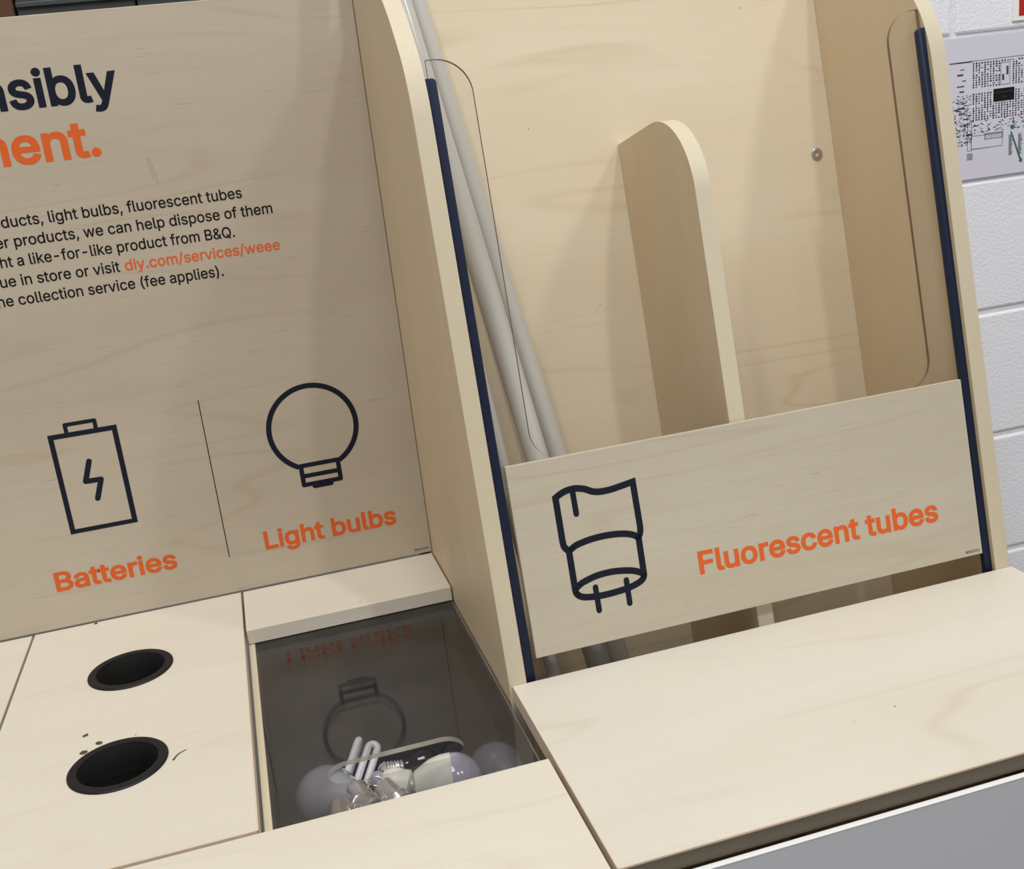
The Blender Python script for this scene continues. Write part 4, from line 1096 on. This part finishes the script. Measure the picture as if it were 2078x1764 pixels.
def led(label, pos, d, R=0.027):
    t = thing('led_bulb', label, 'light bulb', pos, G)
    mx = axis_matrix(pos, d)
    bm = bmesh.new()
    lathe(bm, [(0, R * 0.98)] + [(R * sin(radians(a)), R * 0.98 * cos(radians(a))) for a in range(8, 97, 8)], mx, 44, 0, False)
    finish('dome', bm, M['lilac_glass'], t, 60)
    bm = bmesh.new()
    lathe(bm, [(R * 0.985, -0.0015), (R * 1.0, -0.003), (R * 0.97, -0.012), (R * 0.86, -0.022), (R * 0.66, -0.031), (R * 0.52, -0.037), (0.0, -0.037)], mx, 44, 0, False)
    body_ = finish('body', bm, M['cream_plastic'], t, 40)
    bm = bmesh.new()
    for k in range(9):
        for j in range(3):
            if random.random() < 0.25:
                continue
            zz = -0.006 - 0.005 * j
            rr = R * (1.0 - 0.0035 * j * j * 2) * 1.004
            a0 = -0.30 + 0.085 * k
            pr = [mx @ Matrix.Rotation(a0 + da, 4, 'Z') @ Vector((rr, 0, zz + dz)) for da, dz in ((0, 0), (0.05, 0), (0.05, -0.003), (0, -0.003))]
            bm.faces.new([bm.verts.new(p) for p in pr])
    screw(t, mx, -0.036, 0.0130, 0.022)
    bm.free()
    return t


def cfl(label, pos, d, right, us, L=0.042, base_r=0.0165):
    """folded-tube lamp: us lists (offset along right, plane along right?) for every U-shaped tube"""
    t = thing('energy_saving_bulb', label, 'light bulb', pos, G)
    zv = Vector(d).normalized()
    xv = Vector(right)
    xv = (xv - zv * xv.dot(zv)).normalized()
    yv = zv.cross(xv)
    mx = Matrix((xv, yv, zv)).transposed().to_4x4()
    mx.translation = Vector(pos)
    bm = bmesh.new()
    lathe(bm, [(0, 0.004), (base_r * 0.8, 0.004), (base_r, 0.002), (base_r, -0.006), (base_r * 1.03, -0.008), (base_r * 1.03, -0.014), (base_r * 0.8, -0.022), (base_r * 0.55, -0.024), (0, -0.024)], mx, 40, 0, False)
    base = finish('base', bm, M['cream_plastic'], t, 40)
    w = 0.0047
    for ox, flat in us:
        bm = bmesh.new()
        pts = [(-w, 0.002), (-w, L - w)] + [(-w * cos(radians(a)), L - w + w * sin(radians(a))) for a in range(15, 180, 15)] + [(w, L - w), (w, 0.002)]
        tube(bm, [mx @ (Vector((ox + a, 0, z)) if flat else Vector((ox, a, z))) for a, z in pts], 0.0037, 18)
        finish('tube', bm, M['white_glass'], t, 60)
    for k in (-1, 1):
        bm = bmesh.new()
        tube(bm, [mx @ Vector((0.004 * k, 0, -0.023)), mx @ Vector((0.004 * k, 0, -0.030))], 0.0011, 10)
        finish('pin', bm, M['cap_metal'], base, 40)
    return t


bulb('large pearl globe bulb under the left end of the slot', (-0.191, -0.414, -0.0548), (-0.35, 0.55, -0.15), M['frost'], 0.030)
bulb('clear bulb with its shiny bayonet cap pointing up, in front of the pearl globe', (-0.188, -0.526, -0.0540), (-0.08, -0.95, -0.22), M['clear_glass'], 0.030, zn=0.046)
cfl('white folded-tube energy saving bulb sticking up behind the slot', (-0.166, -0.399, -0.0640), (0.42, 0.50, 0.52), (0.958, -0.263, -0.113), ((-0.0105, False), (0.0050, True)), 0.047, 0.0150)
bulb('small clear bulb with bright screw thread seen in the middle of the slot', (-0.094, -0.391, -0.0600), (0.93, 0.20, -0.25), M['clear_glass'], 0.0150, 0.0065, 0.024, 'e')
bulb('cream globe bulb with dull bayonet cap at the front middle of the bin', (-0.142, -0.494, -0.0580), (0.36, -0.80, -0.34), M['cream_glass'], 0.0225, 0.0115, 0.038)
bulb('small white globe bulb with dull bayonet cap beside the cream one', (-0.112, -0.492, -0.0610), (0.44, -0.76, -0.34), M['frost'], 0.0210, 0.0115, 0.036)
cfl('cream based energy saving bulb lying on its side right of the middle', (-0.119, -0.440, -0.0470), (0.80, -0.30, -0.20), (0.1, 0.4, 0.8), ((0.0, True),), 0.030, 0.0150)
led('white dome LED bulb lying under the right end of the slot', (-0.0745, -0.4450, -0.0520), (0.95, -0.12, -0.06))
bulb('clear glass bulb behind the dome bulb at the right end of the slot', (-0.060, -0.398, -0.0625), (0.25, 0.85, -0.05), M['clear_glass'], 0.0215, 0.0115, 0.034)
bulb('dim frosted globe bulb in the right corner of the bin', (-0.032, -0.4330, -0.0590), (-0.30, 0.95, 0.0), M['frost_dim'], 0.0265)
bulb('small lilac bulb tip showing between the folded tubes and the screw thread', (-0.141, -0.404, -0.0560), (-0.1, 0.5, 0.35), M['lilac_glass'], 0.0085, 0.0060, 0.016, 'e')

# ================================================================== things on the wall and behind
plan = thing('fire_plan', 'laminated fire plan drawing with green arrows on the block wall', 'poster', (1.02, WY, 0.358))
bm = bmesh.new()
box(bm, (0.90, WY - 0.0012, 0.3584), (1.32, WY, 0.5775))
finish('paper', bm, M['paper'], plan)
PL = SIGN.copy()
PL.translation = Vector((0, WY - 0.0012, 0))


def plan_draw(b):
    def r(x0, z0, x1, z1):
        z_ = 0.0002
        b.faces.new([b.verts.new(PL @ Vector((x, z, z_))) for x, z in ((x0, z0), (x1, z0), (x1, z1), (x0, z1))])

    def frame(x0, z0, x1, z1, w=0.0007):
        r(x0, z0, x1, z0 + w); r(x0, z1 - w, x1, z1); r(x0, z0, x0 + w, z1); r(x1 - w, z0, x1, z1)
    rnd = random.Random(9)
    # aisles of shelving: columns of small ticks
    for i in range(40):
        xx = 0.9945 + i * 0.0053
        for j in range(25):
            zz = 0.5360 - j * 0.0036
            if 1.0315 < xx < 1.074 and 0.4725 < zz < 0.4965:
                continue
            if 1.044 < xx < 1.065 and 0.499 < zz < 0.535:
                continue
            if rnd.random() < 0.10 or j in (11, 12):
                continue
            ww = rnd.uniform(0.0024, 0.0038)
            r(xx, zz, xx + ww, zz + 0.0017)
            if rnd.random() < 0.6:
                r(xx + 0.0010, zz - 0.0006, xx + 0.0021, zz + 0.0027)
    for k in range(14):
        xx = 0.947 + rnd.random() * 0.035
        zz = 0.5290 - k * 0.0085
        r(xx, zz, xx + rnd.uniform(0.006, 0.014), zz + rnd.uniform(0.001, 0.003))
    for k in range(260):
        xx = 0.955 + rnd.random() * 0.036
        zz = 0.412 + rnd.random() * 0.078
        r(xx, zz, xx + rnd.uniform(0.0008, 0.004), zz + rnd.uniform(0.0006, 0.0016))
    for k in range(130):
        xx = 0.99 + rnd.random() * 0.20
        zz = 0.429 + rnd.random() * 0.02
        r(xx, zz, xx + rnd.uniform(0.001, 0.005), zz + rnd.uniform(0.0006, 0.0018))
    for k in range(60):
        r(0.965 + k * 0.0035, 0.5400 + 0.00002 * k, 0.967 + k * 0.0035, 0.5414 + 0.00002 * k)
    r(0.952, 0.5395, 0.993, 0.5412)
    frame(0.992, 0.405, 1.051, 0.426)
    frame(1.017, 0.4180, 1.052, 0.4275)
    for k in range(11):
        r(1.018 + k * 0.0031, 0.4180, 1.0186 + k * 0.0031, 0.4275)
    for k in range(10):
        r(0.993 + k * 0.0036, 0.4035, 0.9936 + k * 0.0036, 0.4070 - k * 0.0002)
    frame(0.985, 0.403, 0.993, 0.448)
    for k in range(5):
        r(0.9840, 0.3890 + k * 0.0022, 0.9950, 0.3900 + k * 0.0022)
    frame(1.046, 0.500, 1.064, 0.534)
    r(1.049, 0.507, 1.053, 0.516); r(1.057, 0.515, 1.061, 0.528)
    for k in range(30):
        r(1.063, 0.388 + k * 0.0011, 1.063 + rnd.uniform(0.004, 0.008), 0.3886 + k * 0.0011)
        r(1.081, 0.388 + k * 0.0011, 1.081 + rnd.uniform(0.004, 0.009), 0.3886 + k * 0.0011)
    r(1.033, 0.450, 1.0338, 0.4745)


printed('plan_drawing', plan, M['plan_ink'], plan_draw)
bx = printed('title_box', plan, M['ink_black'], lambda b: outline(b, [rect(1.0331, 0.4750, 1.0722, 0.4947)], PL, 0.00005, w0=0.0003))


def title(b):
    text(b, 'FIRE EVACUATION', PL, 0.4876, 0.0028, 1.0362, 1.0692, None, 0.004, 0.0005)
    text(b, 'PLAN', PL, 0.4800, 0.0028, 1.0482, 1.0572, None, 0.004, 0.0005)


tx = bmesh.new()
title(tx)
finish('title_text', tx, M['plan_ink'], bx)


def arrows(b):
    outline(b, [[(1.0655, 0.4262), (1.0690, 0.4240), (1.0870, 0.3805), (1.0893, 0.3810), (1.0886, 0.3738), (1.0820, 0.3772), (1.0842, 0.3785)], ], PL, 0.00005, w0=0.0003)
    outline(b, [[(1.0650, 0.4335), (1.0690, 0.4375), (1.0686, 0.4350), (1.0740, 0.4358), (1.0735, 0.4295), (1.0685, 0.4290), (1.0690, 0.4265)]], PL, 0.00005, w0=0.0003)
    outline(b, [[(1.0703, 0.4478), (1.0722, 0.4478), (1.0722, 0.4415), (1.0750, 0.4415), (1.0716, 0.4375), (1.0682, 0.4415), (1.0703, 0.4415)]], PL, 0.00005, w0=0.0003)


printed('route_arrow', plan, M['green'], arrows, 'green escape route arrows')

rs = thing('safety_sign', 'red safety sign with white border at the upper right wall edge', 'sign', (1.15, WY, 0.594))
bm = bmesh.new()
box(bm, (1.0672, WY - 0.003, 0.5942), (1.2672, WY, 0.7942), 0.0005)
finish('plate', bm, M['white_edge'], rs)
bm = bmesh.new()
box(bm, (1.0776, WY - 0.0034, 0.6012), (1.2568, WY - 0.0028, 0.7832))
finish('red_panel', bm, M['red'], rs)

# store goods beyond the sign: a rack bay with a carton and dark crates
rackb = thing('storage_rack', 'steel rack shelf far behind the printed sign', 'shelving', (-0.3, 1.25, -0.92))
bm = bmesh.new()
box(bm, (-1.3, 0.98, 0.585), (0.25, 1.6, 0.615), 0.002)
finish('shelf', bm, M['rack_steel'], rackb)
for xx in (-1.28, 0.19):
    for yy in (0.99, 1.54):
        bm = bmesh.new()
        box(bm, (xx, yy, -0.92), (xx + 0.05, yy + 0.05, 0.585))
        finish('leg', bm, M['rack_steel'], rackb)
bm = bmesh.new()
box(bm, (-0.80, 1.0, 0.615), (-0.4905, 1.4, 1.05), 0.004)
tag(finish('cardboard_box', bm, M['cardboard'], None, None, (-0.65, 1.2, 0.615)), 'brown cardboard box on the far rack, at the top left corner', 'box')
crs = (('dark_crate', -0.4860, -0.2720, 'long dark grey crate on the far rack next to the cardboard box'), ('dark_crate2', -0.2690, -0.0200, 'slate crate on the far rack right of the dark grey one'))
for mk, xa, xb, lb in crs:
    ct = thing('storage_crate', lb, 'crate', ((xa + xb) / 2, 1.2, 0.615), 'crates on the far rack')
    bm = bmesh.new()
    box(bm, (xa, 1.0, 0.615), (xb, 1.4, 1.02), 0.004)
    finish('body', bm, M[mk], ct)
    for zz in (0.70, 0.778, 0.840, 0.905):
        bm = bmesh.new()
        box(bm, (xa, 0.993, zz), (xb, 1.0, zz + 0.010), 0.002)
        finish('rib', bm, M['dark_crate2'], ct)

# ================================================================== crumbs on the lid
def crumb(label, x, y, a, b_, ang):
    bm = bmesh.new()
    bmesh.ops.create_icosphere(bm, subdivisions=2, radius=1)
    rnd = random.Random(int(abs(x) * 1e5))
    for v in bm.verts:
        v.co *= rnd.uniform(0.8, 1.15)
        v.co = Vector((v.co.x * a, v.co.y * b_, max(v.co.z, -0.5) * 0.0011))
    bmesh.ops.rotate(bm, verts=bm.verts, matrix=Matrix.Rotation(ang, 3, 'Z'))
    bmesh.ops.translate(bm, verts=bm.verts, vec=(x, y, 0.0007))
    return tag(finish('debris_flake', bm, M['crumb'], None, 50, (x, y, 0)), label, 'debris', 'brown flakes near the battery holes')


crumb('small brown flake on the lid between the two battery holes', -0.4092, -0.2893, 0.0030, 0.0016, 0.5)
crumb('dark round flake touching the front battery hole at its rear left', -0.3944, -0.3110, 0.0034, 0.0024, -0.4)
crumb('brown flake against the left of the front battery hole rim', -0.4075, -0.3225, 0.0036, 0.0030, 0.2)
crumb('tiny brown flake at the foot of the printed sign', -0.4257, -0.0060, 0.0022, 0.0011, 0.1)
bm = bmesh.new()
hp = catmull([(-0.3224, -0.3765), (-0.3212, -0.3735), (-0.3190, -0.3690), (-0.3155, -0.3655), (-0.3108, -0.3627)], 5)
tube(bm, [(x, y, 0.0004) for x, y in hp], [0.0009 - 0.0006 * i / (len(hp) - 1) for i in range(len(hp))], 6)
tag(finish('bristle', bm, M['plan_ink'], None, 60, (-0.3165, -0.3695, 0)), 'grey curved bristle right of the front battery hole', 'debris')
